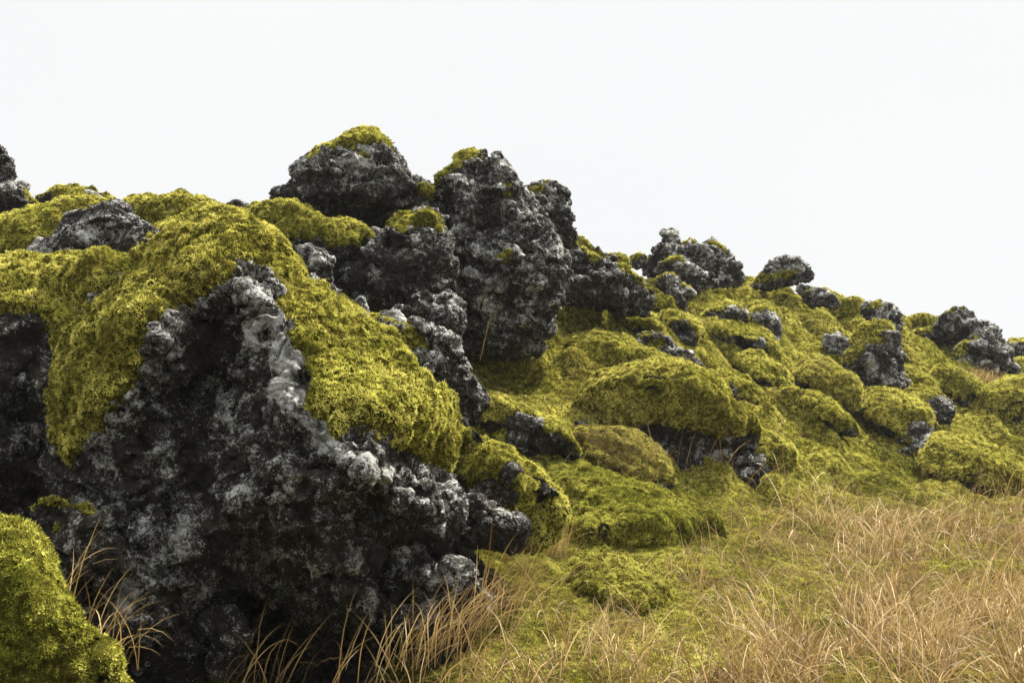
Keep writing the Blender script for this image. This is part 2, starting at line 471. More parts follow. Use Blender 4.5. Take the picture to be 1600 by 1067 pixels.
def ground_hit(px, py):
    """first place where the view ray through a photo pixel meets the hillside; nan above the skyline"""
    px = np.atleast_1d(np.asarray(px, float)); py = np.atleast_1d(np.asarray(py, float))
    D = np.exp(np.linspace(math.log(2.4), math.log(33), 420))
    out = np.full((len(px), 3), np.nan); done = np.zeros(len(px), bool)
    prev = None
    for d in D:
        P = to_world(px, py, np.full(len(px), d))
        g = P[:, 2] - height(P[:, 0], P[:, 1])
        hit = (g < 0) & ~done
        if prev is not None and hit.any():
            Pp, gp = prev
            t = np.clip(gp / np.maximum(gp - g, 1e-9), 0, 1)[:, None]
            out[hit] = (Pp + (P - Pp) * t)[hit]
        done |= hit
        prev = (P, g)
    return out

# how brown and grassy the ground is, by place (world X, Y)
def brownness(X, Y, Z):
    P = np.stack([X, Y, 0 * X], 1)
    low = 1 - sstep(0.35, 1.1, Z + 0.25 * fbm(P * 0.9, 3, 71))
    right = sstep(-0.6, 3.2, X + 0.16 * (Y - 8) + 0.5 * fbm(P * 0.7, 3, 72))
    return np.clip(low * (0.12 + 0.88 * right) * (0.45 + 1.1 * fbm(P * 1.3, 3, 73)), 0, 1)

# ------------------------------------------------------------------ rocks
COUNT = [0, 0]
def rock(name, label, cat, outline, D=None, base=None, T=None, lean=0.3, R=None, push=0.75, moss='auto', bare=(), bumps=(), rough=1.0,
         lichen=0.0, spots=(), thick=None, auto=(0.05, 0.45), group=None, step=None, seed=0, brown=0.0, green=0.0, sprig=0.021, extra_moss=(), jag=1.0, lumps=0.8, chops=16, wobble=0.0):
    """A boulder with the given outline: outline in photo pixels, distance D (or found where the pixel `base` meets the hillside),
    half thickness T and edge rounding R in pixels at that distance; lean tips it back; bumps (px, py, radius, toward the viewer)
    model ledges and hollows.  moss: 'auto' (upward faces), or a list of outlines of moss patches.  The moss is a child mesh."""
    poly = round_poly(outline, 2)
    x0, y0 = poly.min(0); x1, y1 = poly.max(0)
    W, H = x1 - x0, y1 - y0
    if T is None: T = 0.42 * min(W, H * 1.3)
    if R is None: R = 0.42 * min(W, H)
    ybase = y1
    if D is None:
        if base is None: base = ((x0 + x1) / 2, y1 - 0.08 * H)
        hit = ground_hit(base[0], base[1])[0]
        ybase = base[1]
        yy = base[1]
        while np.isnan(hit[0]) and yy < 1060:
            yy += 4; hit = ground_hit(base[0], yy)[0]
        D0 = to_pix(hit[None])[2][0]
        D = D0 * math.exp(push * T / F)
    elif base is not None: ybase = base[1]
    step = step or float(np.clip(math.sqrt(W * H) / 75, 1.6, 5.0))
    m = 3 * step
    gx = np.arange(x0 - m, x1 + m, step); gy = np.arange(y0 - m, y1 + m, step)
    AX, AY = np.meshgrid(gx, gy, indexing='ij')
    sc = D / F                                                # metres per pixel
    wob = np.stack([AX.ravel() * sc, AY.ravel() * sc, np.full(AX.size, seed * 3.7 + D)], 1)
    d = poly_sd(AX, AY, poly) + jag * rough * (0.05 / sc * (fbm(wob * 3.0, 3, 300, 0.6) + 0.7 * facets(wob * 4.0, 310)[0])).reshape(AX.shape) * min(1, min(W, H) * sc / 0.8)
    if wobble: d = d + wobble / sc * fbm(wob * 1.3, 3, 330).reshape(AX.shape)
    c0 = lean * (ybase - AY)
    Tm = np.full(AX.shape, float(T))
    for bx, by, br, amt in bumps:
        g = np.exp(-((AX - bx) ** 2 + (AY - by) ** 2) / (br * br))
        Tm = Tm + amt * g * 0.5; c0 = c0 - amt * g * 0.5
    Tm = np.maximum(Tm, 0.15 * T)
    cmin, cmax = (c0 - Tm).min() - m, (c0 + Tm).max() + m
    gc = np.arange(cmin, cmax, step)
    q = np.minimum(d, R)
    G = np.sqrt((R - q)[..., None] ** 2 + ((gc[None, None, :] - c0[..., None]) * (R / Tm)[..., None]) ** 2) - R
    if chops:                                                  # break flat faces off the rounded mass
        rg = np.random.default_rng(1000 + seed)
        ins = np.argwhere(G < 0); ins = ins[rg.integers(0, len(ins), 4000)] * step
        ii = [np.arange(k)[tuple(slice(None) if a == b else None for b in range(3))] * step for a, k in enumerate(G.shape)]
        for k in range(chops):
            mv = rg.normal(0, 1, 3) * np.array([1, 1, 1.3])
            edgy = k % 5 == 0 and chops < 30
            if not edgy: mv[2] = -abs(mv[2]) - 0.95 * np.linalg.norm(mv[:2])
            mv /= np.linalg.norm(mv)
            cut = np.quantile(ins @ mv, rg.uniform(0.985, 0.997) if edgy else rg.uniform(0.90, 0.975))
            G = np.maximum(G, ii[0] * mv[0] + ii[1] * mv[1] + ii[2] * mv[2] - cut)
    V, Q = surface_nets(G, np.array([gx[0], gy[0], gc[0]]), step)
    V = to_world(V[:, 0], V[:, 1], D * np.exp(V[:, 2] / F))
    V0 = V.copy()
    Nn = vnormals(V, Q)
    ctr = V.mean(0)
    if ((V - ctr) * Nn).sum() < 0: Q = Q[:, ::-1].copy(); Nn = -Nn
    size = min(W, H) * sc                                     # metres
    amp = min(1.0, size / 1.2) * rough
    off = seed * 13.3
    # large lumps and cracks
    Pw = V + off; Pw = Pw + 0.18 * np.stack([vnoise(Pw * 1.7, 11), vnoise(Pw * 1.7, 12), vnoise(Pw * 1.7, 13)], 1)
    k1 = 1.15 / max(0.45, min(1, size / 1.5))
    f1, e1 = facets(Pw * np.array([k1, k1, k1 * 1.3]), 41)
    g1, h1 = facets(Pw * np.array([2.3, 2.3, 3.2]) * k1, 51)
    v1, _, _ = voronoi(Pw * np.array([1.5, 1.5, 1.9]) * k1, 57)
    big = (0.30 * f1 + 0.12 * g1 + 0.26 * (v1 - 0.5) + 0.13 * ridged(Pw * 1.1, 3, 44) + 0.05 * fbm(Pw * 2.6, 3, 47)
           - 0.05 * np.exp(-(e1 / 0.05) ** 2))
    big -= big.mean() + 0.02
    silh = np.abs((Nn * ((V - CAM) / np.linalg.norm(V - CAM, axis=1)[:, None])).sum(1))      # keeps the outline where it was drawn
    mpre = sstep(auto[0] - 0.2, auto[1], Nn[:, 2]) if moss == 'auto' else np.zeros(len(V))
    V = V + Nn * (big * lumps * amp * (0.45 + 0.55 * silh) * (1 - 0.35 * mpre))[:, None]
    lev = 0
    while step / (2 ** lev) > 2.6: lev += 1
    lev = max(lev, 1 if step > 1.9 else 0)
    for _ in range(lev): V0, _q = subdivide(V0, Q); V, Q = subdivide(V, Q)
    V = smooth(V, Q, 1, 0.5)
    Nn = vnormals(V, Q)
    Vs = smooth(V, Q, 10, 0.6); Ns = vnormals(Vs, Q)
    px, py, _ = to_pix(V0)
    # where the moss grows, in pixels from its edge (positive = moss)
    nz = Ns[:, 2]
    edge = 18.0 * 9.0 / D
    wn = fbm(V * 2.6 + off, 4, 61) * 15 * 9.0 / D + fbm(V * 11 + off, 3, 62) * 13 * 9.0 / D
    facing = -(Ns * ((V - CAM) / np.linalg.norm(V - CAM, axis=1)[:, None])).sum(1)
    au = (nz - (auto[0] + auto[1]) / 2) / (auto[1] - auto[0]) * 2.0 * edge
    fields = []
    if moss == 'auto':
        f = au + wn
        for b in bare: f = np.minimum(f, np.where(facing > -0.15, -poly_sd(px, py, round_poly(b, 1)) + wn * 0.7 - 0.35 * edge, f))
        for b in extra_moss: f = np.maximum(f, poly_sd(px, py, round_poly(b, 1)) + wn * 0.6)
        fields.append(f)
    elif moss:
        for pm in moss:
            f = poly_sd(px, py, round_poly(pm, 1)) + wn * 0.8 + 0.3 * edge
            f = np.where(facing < -0.05, np.minimum(f, au + wn), f)
            fields.append(f)
    cover = np.max([np.clip(f / edge, 0, 1) for f in fields], 0) if fields else np.zeros(len(V))
    # finer clinker on the bare rock
    Pw = V + off; Pw = Pw + 0.05 * np.stack([vnoise(Pw * 6, 14), vnoise(Pw * 6, 15), vnoise(Pw * 6, 16)], 1)
    f2, e2 = facets(Pw * np.array([3.2, 3.2, 4.2]), 81); f3, e3 = facets(Pw * 8.5, 85)
    pit, _, _ = voronoi(Pw * 6.0, 95)
    v2, _, _ = voronoi(Pw * np.array([4.4, 4.4, 5.6]), 101); v3, _, _ = voronoi(Pw * 12.0, 105)
    fine = (0.075 * f2 + 0.035 * f3 + 0.10 * (v2 - 0.5) + 0.042 * (v3 - 0.5) + 0.045 * ridged(Pw * 4.0, 4, 86, 0.6)
            + 0.020 * ridged(Pw * 20, 3, 88, 0.7) - 0.05 * sstep(0.30, 0.12, pit) * sstep(-0.1, 0.3, fbm(Pw * 2, 2, 97)))
    # ledges and long cracks
    lay = Pw[:, 2] * 3.4 + 0.5 * Pw[:, 0] + 1.3 * fbm(Pw * 0.9, 3, 111); saw = lay - np.floor(lay)
    fine += 0.060 * (np.minimum(saw, (1 - saw) * 6) - 0.45) * sstep(-0.25, 0.25, fbm(Pw * 1.3, 2, 115)) * min(1, size)
    crk = vnoise(Pw * np.array([2.6, 2.6, 1.3]) + 0.5 * fbm(Pw * 5, 2, 119)[:, None], 117)
    fine -= 0.055 * np.exp(-(crk / 0.03) ** 2) * min(1, size)
    Nd = Ns * 0.8 + Nn * 0.2; Nd /= np.linalg.norm(Nd, axis=1)[:, None]
    fine *= (0.45 + 0.55 * min(1, size / 0.9)) * rough
    VR = V + Nd * (fine * (1 - 0.8 * cover) - 0.10 * min(1, size) * cover)[:, None]
    lich = np.full(len(V), float(lichen)) + 0.22 * np.clip(fine / 0.06, -1, 1) + 0.18 * np.clip(nz, -0.4, 1) - 0.14
    for sx, sy, sr, sa in spots:
        lich += sa * np.exp(-((px - sx) ** 2 + (py - sy) ** 2) / (sr * sr))
    o = build_mesh('rock' if fields else name, VR - ctr, [Q], [ROCK], {'lichen': lich})
    if fields:
        root = bpy.data.objects.new(name, None); COL.objects.link(root); root.empty_display_size = 0.2
        o.parent = root; o = root
    o.location = ctr
    tag(o, label, cat, group, 'thing')
    COUNT[0] += len(VR)
    if thick is None: thick = 0.06 if moss == 'auto' else 0.028
    th = thick * min(1.0, 0.4 + 0.6 * size / 1.0)
    for f in fields:
        t = th * np.clip(np.where(f > 0, np.abs(f / edge) ** 0.85, -np.sqrt(np.abs(f) / edge)), -0.8, 1.0)
        lump = 0.030 * fbm(V * 4.2 + off, 3, 65) + 0.022 * fbm(V * 10 + off, 2, 66)
        c1, _, _ = voronoi(V * 8.5 + off, 201); c2, _, _ = voronoi(V * 19.0 + off, 205)
        lump = lump + 0.10 * fbm(V * 1.5 + off, 3, 69) + 0.055 * (0.5 - c1) + 0.034 * (0.5 - c2) * min(1, 9 / D)
        VM = Vs + Ns * (t + lump * np.clip(f / edge, 0, 1))[:, None]
        keep = (f[Q] > -0.35 * edge).all(1)
        if keep.sum() < 12: continue
        for Qm in patches(Q[keep], len(V)):
            moss_piece(o, VM, Qm, f, edge, sprig, brown, green, ctr)
    return o

def patches(Q, n):
    """the connected patches of a set of faces; crumbs are left out"""
    lab = np.arange(n)
    while True:
        m = lab[Q].min(1); new = lab.copy()
        for j in range(4): np.minimum.at(new, Q[:, j], m)
        new = new[new]
        if (new == lab).all(): break
        lab = new
    L = lab[Q[:, 0]]
    u, c = np.unique(L, return_counts=True)
    return [Q[L == k] for k, q in zip(u, c) if q >= max(40, 0.04 * len(Q))]

def moss_piece(o, VM, Qm, f, edge, sprig, brown, green, ctr):
    if True:
        u, inv = np.unique(Qm, return_inverse=True); Qm = inv.reshape(-1, 4)
        Vm = VM[u]; w = np.clip(f[u] / edge + 0.25, 0, 1)[Qm].mean(1)
        tf = tufts(Vm, Qm, w, size=sprig)
        n = len(Vm); VV = Vm; polys = [Qm]; mi = [np.zeros(len(Qm))]; tip = np.zeros(n); sh = np.zeros(n)
        if tf:
            VV = np.concatenate([Vm, tf[0]]); polys.append(tf[1] + n); mi.append(np.ones(len(tf[1])))
            tip = np.concatenate([tip, tf[2]]); sh = np.concatenate([sh, tf[3]])
        bw = np.full(len(VV), brown * 0.6) + brown * fbm(VV * 2.5, 3, 67)
        mo = build_mesh('moss', VV - ctr, polys, [MAT, MOSS], {'tip': tip, 'shade': sh, 'brown': np.clip(bw, 0, 1), 'green': np.clip(green + 0.5 * green * fbm(VV * 1.7, 3, 68), 0, 1)}, midx=mi)
        mo.parent = o
        COUNT[1] += len(VV)

# ------------------------------------------------------------------ grass blades
def blades(P, length, width, lean_dir, bend, shade, seg=5):
    """curved tapering ribbons rooted at P; each leans towards lean_dir (angle) and droops by bend"""
    n = len(P)
    t = np.linspace(0, 1, seg + 1)
    dx, dy = np.cos(lean_dir), np.sin(lean_dir)
    a0 = RNG.uniform(0.05, 0.5, n)
    pts = np.zeros((n, seg + 1, 3)); pts[:, 0] = P
    wob = RNG.normal(0, 0.16, (n, seg + 1))
    for k in range(1, seg + 1):
        ang = a0 + bend * (t[k] ** 1.3)
        dd = lean_dir + np.cumsum(wob, 1)[:, k] * 0.6
        st = length / seg
        pts[:, k, 0] = pts[:, k - 1, 0] + st * np.sin(ang) * np.cos(dd)
        pts[:, k, 1] = pts[:, k - 1, 1] + st * np.sin(ang) * np.sin(dd)
        pts[:, k, 2] = pts[:, k - 1, 2] + st * np.cos(ang)
    sa = RNG.uniform(0, 3.14159, n)
    side = np.stack([np.cos(sa), np.sin(sa), RNG.normal(0, 0.2, n)], 1)
    w = width[:, None] * np.clip(1.0 - t[None, :] ** 2.2, 0.06, 1) * 0.5
    A = pts + side[:, None, :] * w[..., None]; B = pts - side[:, None, :] * w[..., None]
    V = np.stack([A, B], 2).reshape(n, -1, 3)
    b = (np.arange(n) * 2 * (seg + 1))[:, None] + 2 * np.arange(seg)[None, :]
    Q = np.stack([b, b + 1, b + 3, b + 2], -1).reshape(-1, 4)
    tip = np.tile(np.repeat(t, 2), n)
    return V.reshape(-1, 3), Q, tip, np.repeat(shade, 2 * (seg + 1))
HAZE = True
# ================================================================== THE PLACE
def ground():
    nx, ny = len(HX), len(HY)
    V = np.stack([TX, TY, TZ], 1)
    i, j = np.meshgrid(np.arange(nx - 1), np.arange(ny - 1), indexing='ij')
    a = (i * ny + j).ravel()
    Q = np.stack([a, a + ny, a + ny + 1, a + 1], 1)
    # close the patch under the camera
    near = 1 - sstep(26, 33, V[:, 1])
    V[:, 2] += near * 0.012 * fbm(V * 9, 2, 19)
    br = brownness(V[:, 0], V[:, 1], V[:, 2])
    rear = np.array([[-400, -60, 0], [400, -60, 0]], float)
    n = len(V)
    first = (np.arange(nx - 1)) * ny
    VV = np.concatenate([V, [[0, -60.0, 0]]])
    fan = np.stack([first, first + ny, np.full(nx - 1, n)], 1)[:, ::-1]
    o = build_mesh('hillside', VV, [Q, fan], [MAT], {'brown': np.append(br, 0)})
    tag(o, kind='structure')
    w = np.where(V[Q].mean(1)[:, 1] < 31, 1.0, 0.0) * (1 - 0.72 * br[Q].mean(1))
    tf = tufts(V, Q, w, size=0.022, back=0.05)
    bt = brownness(tf[0][:, 0], tf[0][:, 1], tf[0][:, 2])
    P = tf[0]
    red = sstep(0.25, 0.6, fbm(P * np.array([0.8, 0.8, 0.8]), 3, 77)) * 0.6
    m = build_mesh('moss_carpet', tf[0], [tf[1]], [MOSS], {'tip': tf[2], 'shade': tf[3], 'brown': np.clip(bt * 0.75 + red, 0, 1), 'green': np.clip((1 - sstep(0.6, 2.2, P[:, 2])) * (0.65 + 0.6 * fbm(P * 0.9, 3, 79)), 0, 1)})
    tag(m, 'yellow-green moss carpet growing over the ground between the boulders', 'moss', kind='stuff')

ground()
B_ = 'moss covered mounds on the slope'
S_ = 'small bare rocks showing through the moss'

# ---- the great boulder in front
main = [(185, 440), (202, 416), (219, 399), (250, 369), (287, 348), (324, 334), (354, 338), (388, 345), (415, 359), (449, 386), (460, 405), (480, 443),
        (507, 451), (535, 468), (578, 500), (628, 560), (657, 587), (688, 617), (703, 648), (708, 684), (700, 722), (690, 745), (708, 761), (716, 790),
        (713, 828), (700, 846), (667, 850), (612, 866), (592, 910), (593, 950), (575, 971), (534, 973), (483, 961), (421, 935), (375, 912), (342, 925),
        (330, 985), (310, 1060), (240, 1100), (120, 1080), (95, 960), (90, 800), (85, 640), (108, 530), (140, 470)]
rock('lava_boulder', 'huge dark lava boulder with a pale central ridge and moss draped over both shoulders', 'boulder',
     main, D=7.3, base=(450, 1030), T=215, R=190, lean=0.22, step=4.6, lichen=0.0, thick=0.075, seed=1, rough=1.0, lumps=0.45, sprig=0.023,
     moss=[[(150, 475), (185, 440), (202, 412), (250, 362), (287, 340), (330, 326), (360, 328), (420, 350), (460, 380), (485, 440), (478, 462), (448, 462),
            (436, 440), (424, 412), (400, 402), (372, 404), (352, 420), (325, 440), (290, 470), (303, 488), (268, 484), (232, 508), (215, 560), (192, 608),
            (165, 640), (150, 680), (125, 722), (95, 705), (85, 600), (105, 530)],
           [(432, 470), (452, 448), (485, 438), (535, 460), (585, 495), (630, 555), (660, 582), (695, 612), (715, 650), (716, 690), (700, 730), (672, 722),
            (640, 702), (600, 672), (560, 652), (530, 682), (503, 658), (490, 622), (488, 592), (477, 551), (462, 520)]],
     chops=0, bumps=[(470, 602, 16, -60), (670, 715, 45, -110), (585, 735, 32, 60), (455, 765, 60, 45), (596, 850, 18, -80), (590, 800, 14, -50), (420, 860, 45, -50), (270, 870, 40, 50),
            (300, 760, 40, -45), (350, 520, 40, -60), (235, 500, 40, 50), (500, 850, 40, 40), (160, 870, 35, -50), (640, 790, 30, 45), (380, 800, 35, 40), (400, 440, 70, 40), (440, 530, 90, 60), (490, 630, 90, 70), (570, 720, 70, 90), (330, 600, 75, -110), (300, 680, 70, -60), (240, 540, 55, 90),
            (190, 620, 45, 70), (600, 640, 90, 70), (480, 820, 140, 80), (660, 790, 60, 30), (230, 820, 90, -50), (200, 960, 80, 40), (130, 760, 60, -60),
            (560, 900, 70, -40), (390, 700, 50, 40)],
     spots=[(430, 530, 42, 0.6), (475, 650, 32, 0.5), (405, 495, 30, .4), (465, 575, 32, .45), (585, 735, 30, 0.55), (455, 610, 30, .35), (510, 690, 30, .5), (250, 560, 45, .35), (190, 635, 30, .5), (620, 640, 40, .1), (195, 940, 40, 0.5), (215, 620, 30, 0.35), (270, 860, 50, 0.25), (385, 440, 30, 0.35),
            (410, 770, 60, 0.22), (520, 680, 35, .3), (440, 900, 60, .15)])
rock('lava_boulder', 'dark hollow lava boulder under a thick moss brim left of the huge boulder', 'boulder',
     [(-120, 430), (0, 416), (60, 414), (118, 415), (190, 414), (222, 430), (190, 500), (160, 560), (130, 640), (130, 800), (90, 850), (-120, 850)],
     D=8.0, base=(60, 830), T=190, R=110, lean=0.15, lichen=-0.04, thick=0.09, seed=2, step=4.2, lumps=0.5, sprig=0.023,
     moss=[[(-140, 400), (0, 400), (190, 400), (235, 430), (195, 505), (150, 545), (120, 590), (95, 600), (85, 560), (80, 505), (60, 490), (35, 500), (10, 494), (-140, 500)]],
     bumps=[(40, 640, 70, -120), (110, 700, 60, -90), (20, 560, 60, 40), (40, 780, 70, -60), (60, 450, 90, 60)])
rock('rock_stub', 'pale lichen-spotted rock stub standing at the left side of the dark cave mouth', 'rock',
     pc('E', [(655, 870), (690, 840), (730, 815), (790, 825), (810, 900), (806, 970), (780, 1030), (720, 1050), (690, 1000), (700, 940), (660, 910)]),
     D=6.75, T=34, lean=0.1, lichen=0.02, moss=[], seed=3)
rock('recessed_rock', 'black rock wall at the back of the cave under the huge boulder', 'rock',
     [(300, 860), (400, 850), (600, 840), (780, 850), (800, 960), (760, 1100), (300, 1110)], D=8.2, T=90, lean=0.05, lichen=-0.5, moss=[], seed=4, step=4)
rock('lava_boulder', 'low lichen-flecked rock just right of the cave mouth under the huge boulder', 'rock',
     [(605, 880), (612, 866), (640, 860), (662, 868), (664, 900), (690, 905), (705, 880), (735, 890), (758, 915), (762, 950), (735, 985), (700, 1010), (650, 1040), (608, 1030), (598, 960)],
     D=7.0, base=(680, 1000), T=60, R=40, lean=0.25, lichen=-0.04, moss=[], seed=5, spots=[(640, 885, 22, .3), (640, 1005, 20, .3)])
rock('lava_boulder', 'grey rock wedge jutting right from the huge boulder below the sagging mossy shoulder', 'rock',
     pc('F', [(630, 500), (690, 485), (740, 515), (800, 555), (850, 560), (875, 600), (840, 650), (780, 668), (700, 660), (655, 630), (640, 560)]),
     D=7.6, T=75, R=42, lean=0.2, lichen=-0.1, moss=[], seed=6, rough=0.8)
rock('mossy_mound', 'near moss cushion filling the bottom left corner of the scene', 'mound',
     [(-160, 802), (0, 806), (24, 818), (42, 838), (62, 872), (84, 915), (102, 950), (126, 980), (140, 1006), (172, 1042), (206, 1080), (225, 1130), (-160, 1150)],
     D=4.9, base=(60, 1060), T=150, R=120, lean=0.55, moss='auto', auto=(-0.9, -0.5), seed=7, rough=0.6, lumps=0.6, wobble=0.06, green=0.6, thick=0.06, sprig=0.021)
rock('lava_boulder', 'dim mossy rock in shadow between the bottom left moss cushion and the huge boulder', 'rock',
     [(40, 800), (90, 790), (150, 800), (185, 840), (200, 880), (180, 930), (130, 960), (90, 900)], D=6.2, T=45, lean=0.4, lichen=-0.12, seed=8, rough=0.8, thick=0.03, auto=(0.55, 0.95), green=0.6)

# ---- right of the great boulder
rock('mossy_mound', 'mossy shoulder sagging down beside the right flank of the huge boulder', 'mound',
     pc('G', [(0, 470), (30, 425), (70, 440), (120, 490), (200, 525), (300, 585), (370, 635), (430, 700), (475, 780), (480, 850), (450, 930), (390, 960), (330, 960), (270, 860), (180, 780), (60, 720), (10, 600)]),
     D=8.5, base=(800, 830), T=95, R=60, lean=0.35, seed=9, auto=(-1.2, -0.8), rough=0.7, chops=6,
     bare=[pc('G', [(0, 660), (60, 710), (160, 780), (230, 880), (250, 980), (100, 900), (0, 780)]), pc('G', [(130, 690), (200, 680), (280, 740), (200, 760)])])
rock('mossy_mound', 'mossy boulder with a bare grey face on its right, above the sagging moss shoulder', 'mound',
     pc('G', [(40, 375), (100, 332), (170, 315), (260, 328), (330, 360), (400, 405), (460, 450), (500, 500), (545, 560), (530, 610), (400, 580), (300, 560), (120, 510), (50, 440)]),
     base=(800, 700), push=0.35, T=60, R=38, lean=0.4, seed=10, auto=(-0.3, 0.0), rough=0.7,
     bare=[pc('G', [(255, 395), (330, 390), (380, 430), (395, 500), (350, 545), (270, 530), (245, 450)])])
rock('lava_boulder', 'broken grey rock with two moss pads between the huge boulder and the tall pinnacle', 'rock',
     [(568, 500), (600, 490), (650, 498), (678, 506), (694, 530), (718, 560), (738, 600), (745, 640), (700, 655), (650, 610), (615, 560), (585, 530)],
     D=9.6, T=60, R=38, lean=0.3, seed=11, lichen=0.05,
     moss=[pc('B', [(485, 895), (555, 872), (625, 900), (690, 895), (700, 940), (640, 960), (590, 940)]), pc('B', [(620, 985), (660, 950), (730, 965), (745, 1000), (690, 1025), (640, 1015)])],
     spots=[(665, 570, 25, .35)])
rock('lava_boulder', 'smooth grey stone leaning on the slope right beside the broken rock', 'rock',
     [(722, 612), (735, 596), (752, 600), (766, 618), (762, 636), (735, 645), (718, 640)], D=10.2, T=18, lean=0.3, moss=[], seed=12, rough=0.6)
rock('lava_boulder', 'bare dark block between the pinnacle foot and the broken rock', 'rock',
     pc('B', [(600, 860), (640, 840), (690, 850), (695, 780), (745, 760), (800, 790), (850, 778), (900, 830), (915, 890), (890, 960), (870, 1030), (800, 1060), (760, 940), (690, 900)]),
     D=11.2, T=55, R=35, lean=0.2, moss=[], seed=13, lichen=0.0)
rock('lava_boulder', 'pale upright stone chip in the gap behind the huge boulder', 'rock',
     pc('B', [(428, 820), (450, 800), (475, 805), (498, 850), (497, 900), (440, 910)]), D=9.8, T=14, lean=0.2, moss=[], seed=14, lichen=0.35, rough=0.5)
rock('lava_boulder', 'square-faced boulder with a round moss cap below the overhanging slab', 'boulder',
     pc('B', [(425, 610), (450, 560), (500, 530), (560, 510), (590, 490), (640, 440), (700, 410), (750, 405), (790, 430), (820, 500), (860, 570), (877, 640), (870, 700), (845, 770),
              (800, 810), (690, 840), (600, 870), (500, 860), (400, 800), (340, 740), (420, 690)]),
     D=12.3, T=80, R=50, lean=0.15, seed=15, lichen=-0.02,
     moss=[pc('B', [(575, 505), (610, 450), (660, 410), (745, 395), (795, 425), (835, 520), (800, 515), (745, 480), (690, 480), (640, 505)])],
     bumps=[(600, 440, 40, 30), (690, 440, 40, -30)])
rock('lava_boulder', 'weathered grey rock sticking out under the moss ledge behind the huge boulder', 'rock',
     pc('B', [(150, 620), (200, 580), (270, 575), (330, 620), (350, 680), (335, 745), (280, 770), (220, 760), (170, 700)]), D=11.4, T=35, lean=0.2, moss=[], seed=16, lichen=0.12)
rock('lava_boulder', 'black jumbled rock filling the gully between the moss ledge and the square-faced boulder', 'rock',
     pc('B', [(300, 600), (430, 590), (560, 520), (650, 520), (900, 700), (900, 1000), (700, 1000), (480, 900), (300, 780)]), D=13.0, T=60, R=40, lean=0.2, moss=[], seed=17, lichen=-0.15)

# ---- the crest
rock('overhanging_rock', 'great overhanging lava slab on the crest with moss on its peak and black shade beneath', 'slab',
     pc('B', [(66, 372), (75, 345), (110, 332), (160, 320), (170, 290), (170, 262), (190, 215), (240, 180), (270, 150), (350, 115), (400, 82), (480, 60), (530, 72), (575, 115),
              (595, 150), (625, 180), (665, 240), (672, 272), (720, 285), (770, 310), (790, 345), (850, 400), (880, 450), (890, 520), (850, 540), (780, 470), (700, 420), (600, 400),
              (520, 372), (400, 352), (300, 362), (240, 384), (180, 392), (80, 392)]),
     D=14.2, T=150, R=52, lean=0.05, seed=18, lichen=0.04, step=2.6, lumps=0.5, jag=0.6,
     moss=[pc('B', [(340, 125), (400, 75), (480, 50), (535, 65), (585, 115), (600, 150), (560, 130), (520, 98), (470, 120), (400, 128)]),
           pc('B', [(220, 200), (260, 150), (330, 120), (345, 130), (300, 165), (290, 185), (245, 205)]), pc('B', [(430, 175), (450, 158), (490, 165), (508, 185), (470, 190)]),
           pc('B', [(700, 310), (735, 298), (780, 318), (790, 355), (750, 345)])],
     spots=[(540, 265, 40, .25), (570, 260, 25, .25)], bumps=[(560, 300, 90, 60)])
rock('recessed_rock', 'black recess wall in the shade below the overhanging slab', 'rock',
     pc('B', [(130, 330), (300, 280), (700, 300), (900, 500), (880, 640), (500, 620), (200, 520)]), D=16.0, T=30, R=25, lean=0.0, moss=[], seed=19, lichen=-0.5)
rock('rock_pinnacle', 'tall jagged lava pinnacle beside the overhanging slab, moss on its left tip', 'pinnacle',
     pc('B', [(785, 305), (805, 260), (830, 228), (870, 193), (930, 160), (1003, 152), (1012, 190), (1030, 195), (1048, 183), (1070, 205), (1100, 250), (1140, 290), (1180, 340),
              (1230, 400), (1270, 470), (1310, 560), (1350, 640), (1368, 700), (1340, 760), (1330, 840), (1300, 930), (1250, 1020), (1180, 1060), (1000, 1060), (890, 1020), (880, 900),
              (890, 830), (850, 760), (860, 640), (860, 560), (880, 480), (830, 410), (795, 350)]),
     D=13.6, base=(780, 535), T=115, R=42, lean=0.12, jag=1.5, seed=20, lichen=0.05, step=2.8, lumps=0.65,
     moss=[pc('B', [(795, 300), (815, 245), (870, 180), (935, 145), (1008, 143), (1008, 185), (950, 200), (905, 235), (860, 250), (835, 285), (815, 300)]),
           pc('B', [(1050, 300), (1080, 288), (1120, 310), (1130, 330), (1075, 325)]), pc('B', [(1050, 605), (1085, 590), (1125, 590), (1115, 625), (1080, 630)])],
     spots=[(780, 430, 30, .25), (840, 440, 30, .2), (820, 320, 20, .25), (770, 480, 30, .2)], bumps=[(770, 300, 40, 40), (800, 420, 60, 40), (720, 330, 40, -60), (740, 470, 40, 30)])
rock('rock_pinnacle', 'small blocky pinnacle peeking out behind the right side of the tall pinnacle', 'pinnacle',
     pc('B', [(1160, 340), (1200, 312), (1260, 290), (1283, 276), (1300, 284), (1332, 302), (1352, 340), (1356, 390), (1390, 440), (1403, 470), (1398, 570), (1330, 620), (1220, 560)]),
     D=15.6, T=45, R=18, lean=0.1, jag=1.4, seed=21, lichen=0.05,
     moss=[pc('B', [(1195, 335), (1225, 310), (1280, 290), (1285, 305), (1235, 345)])])

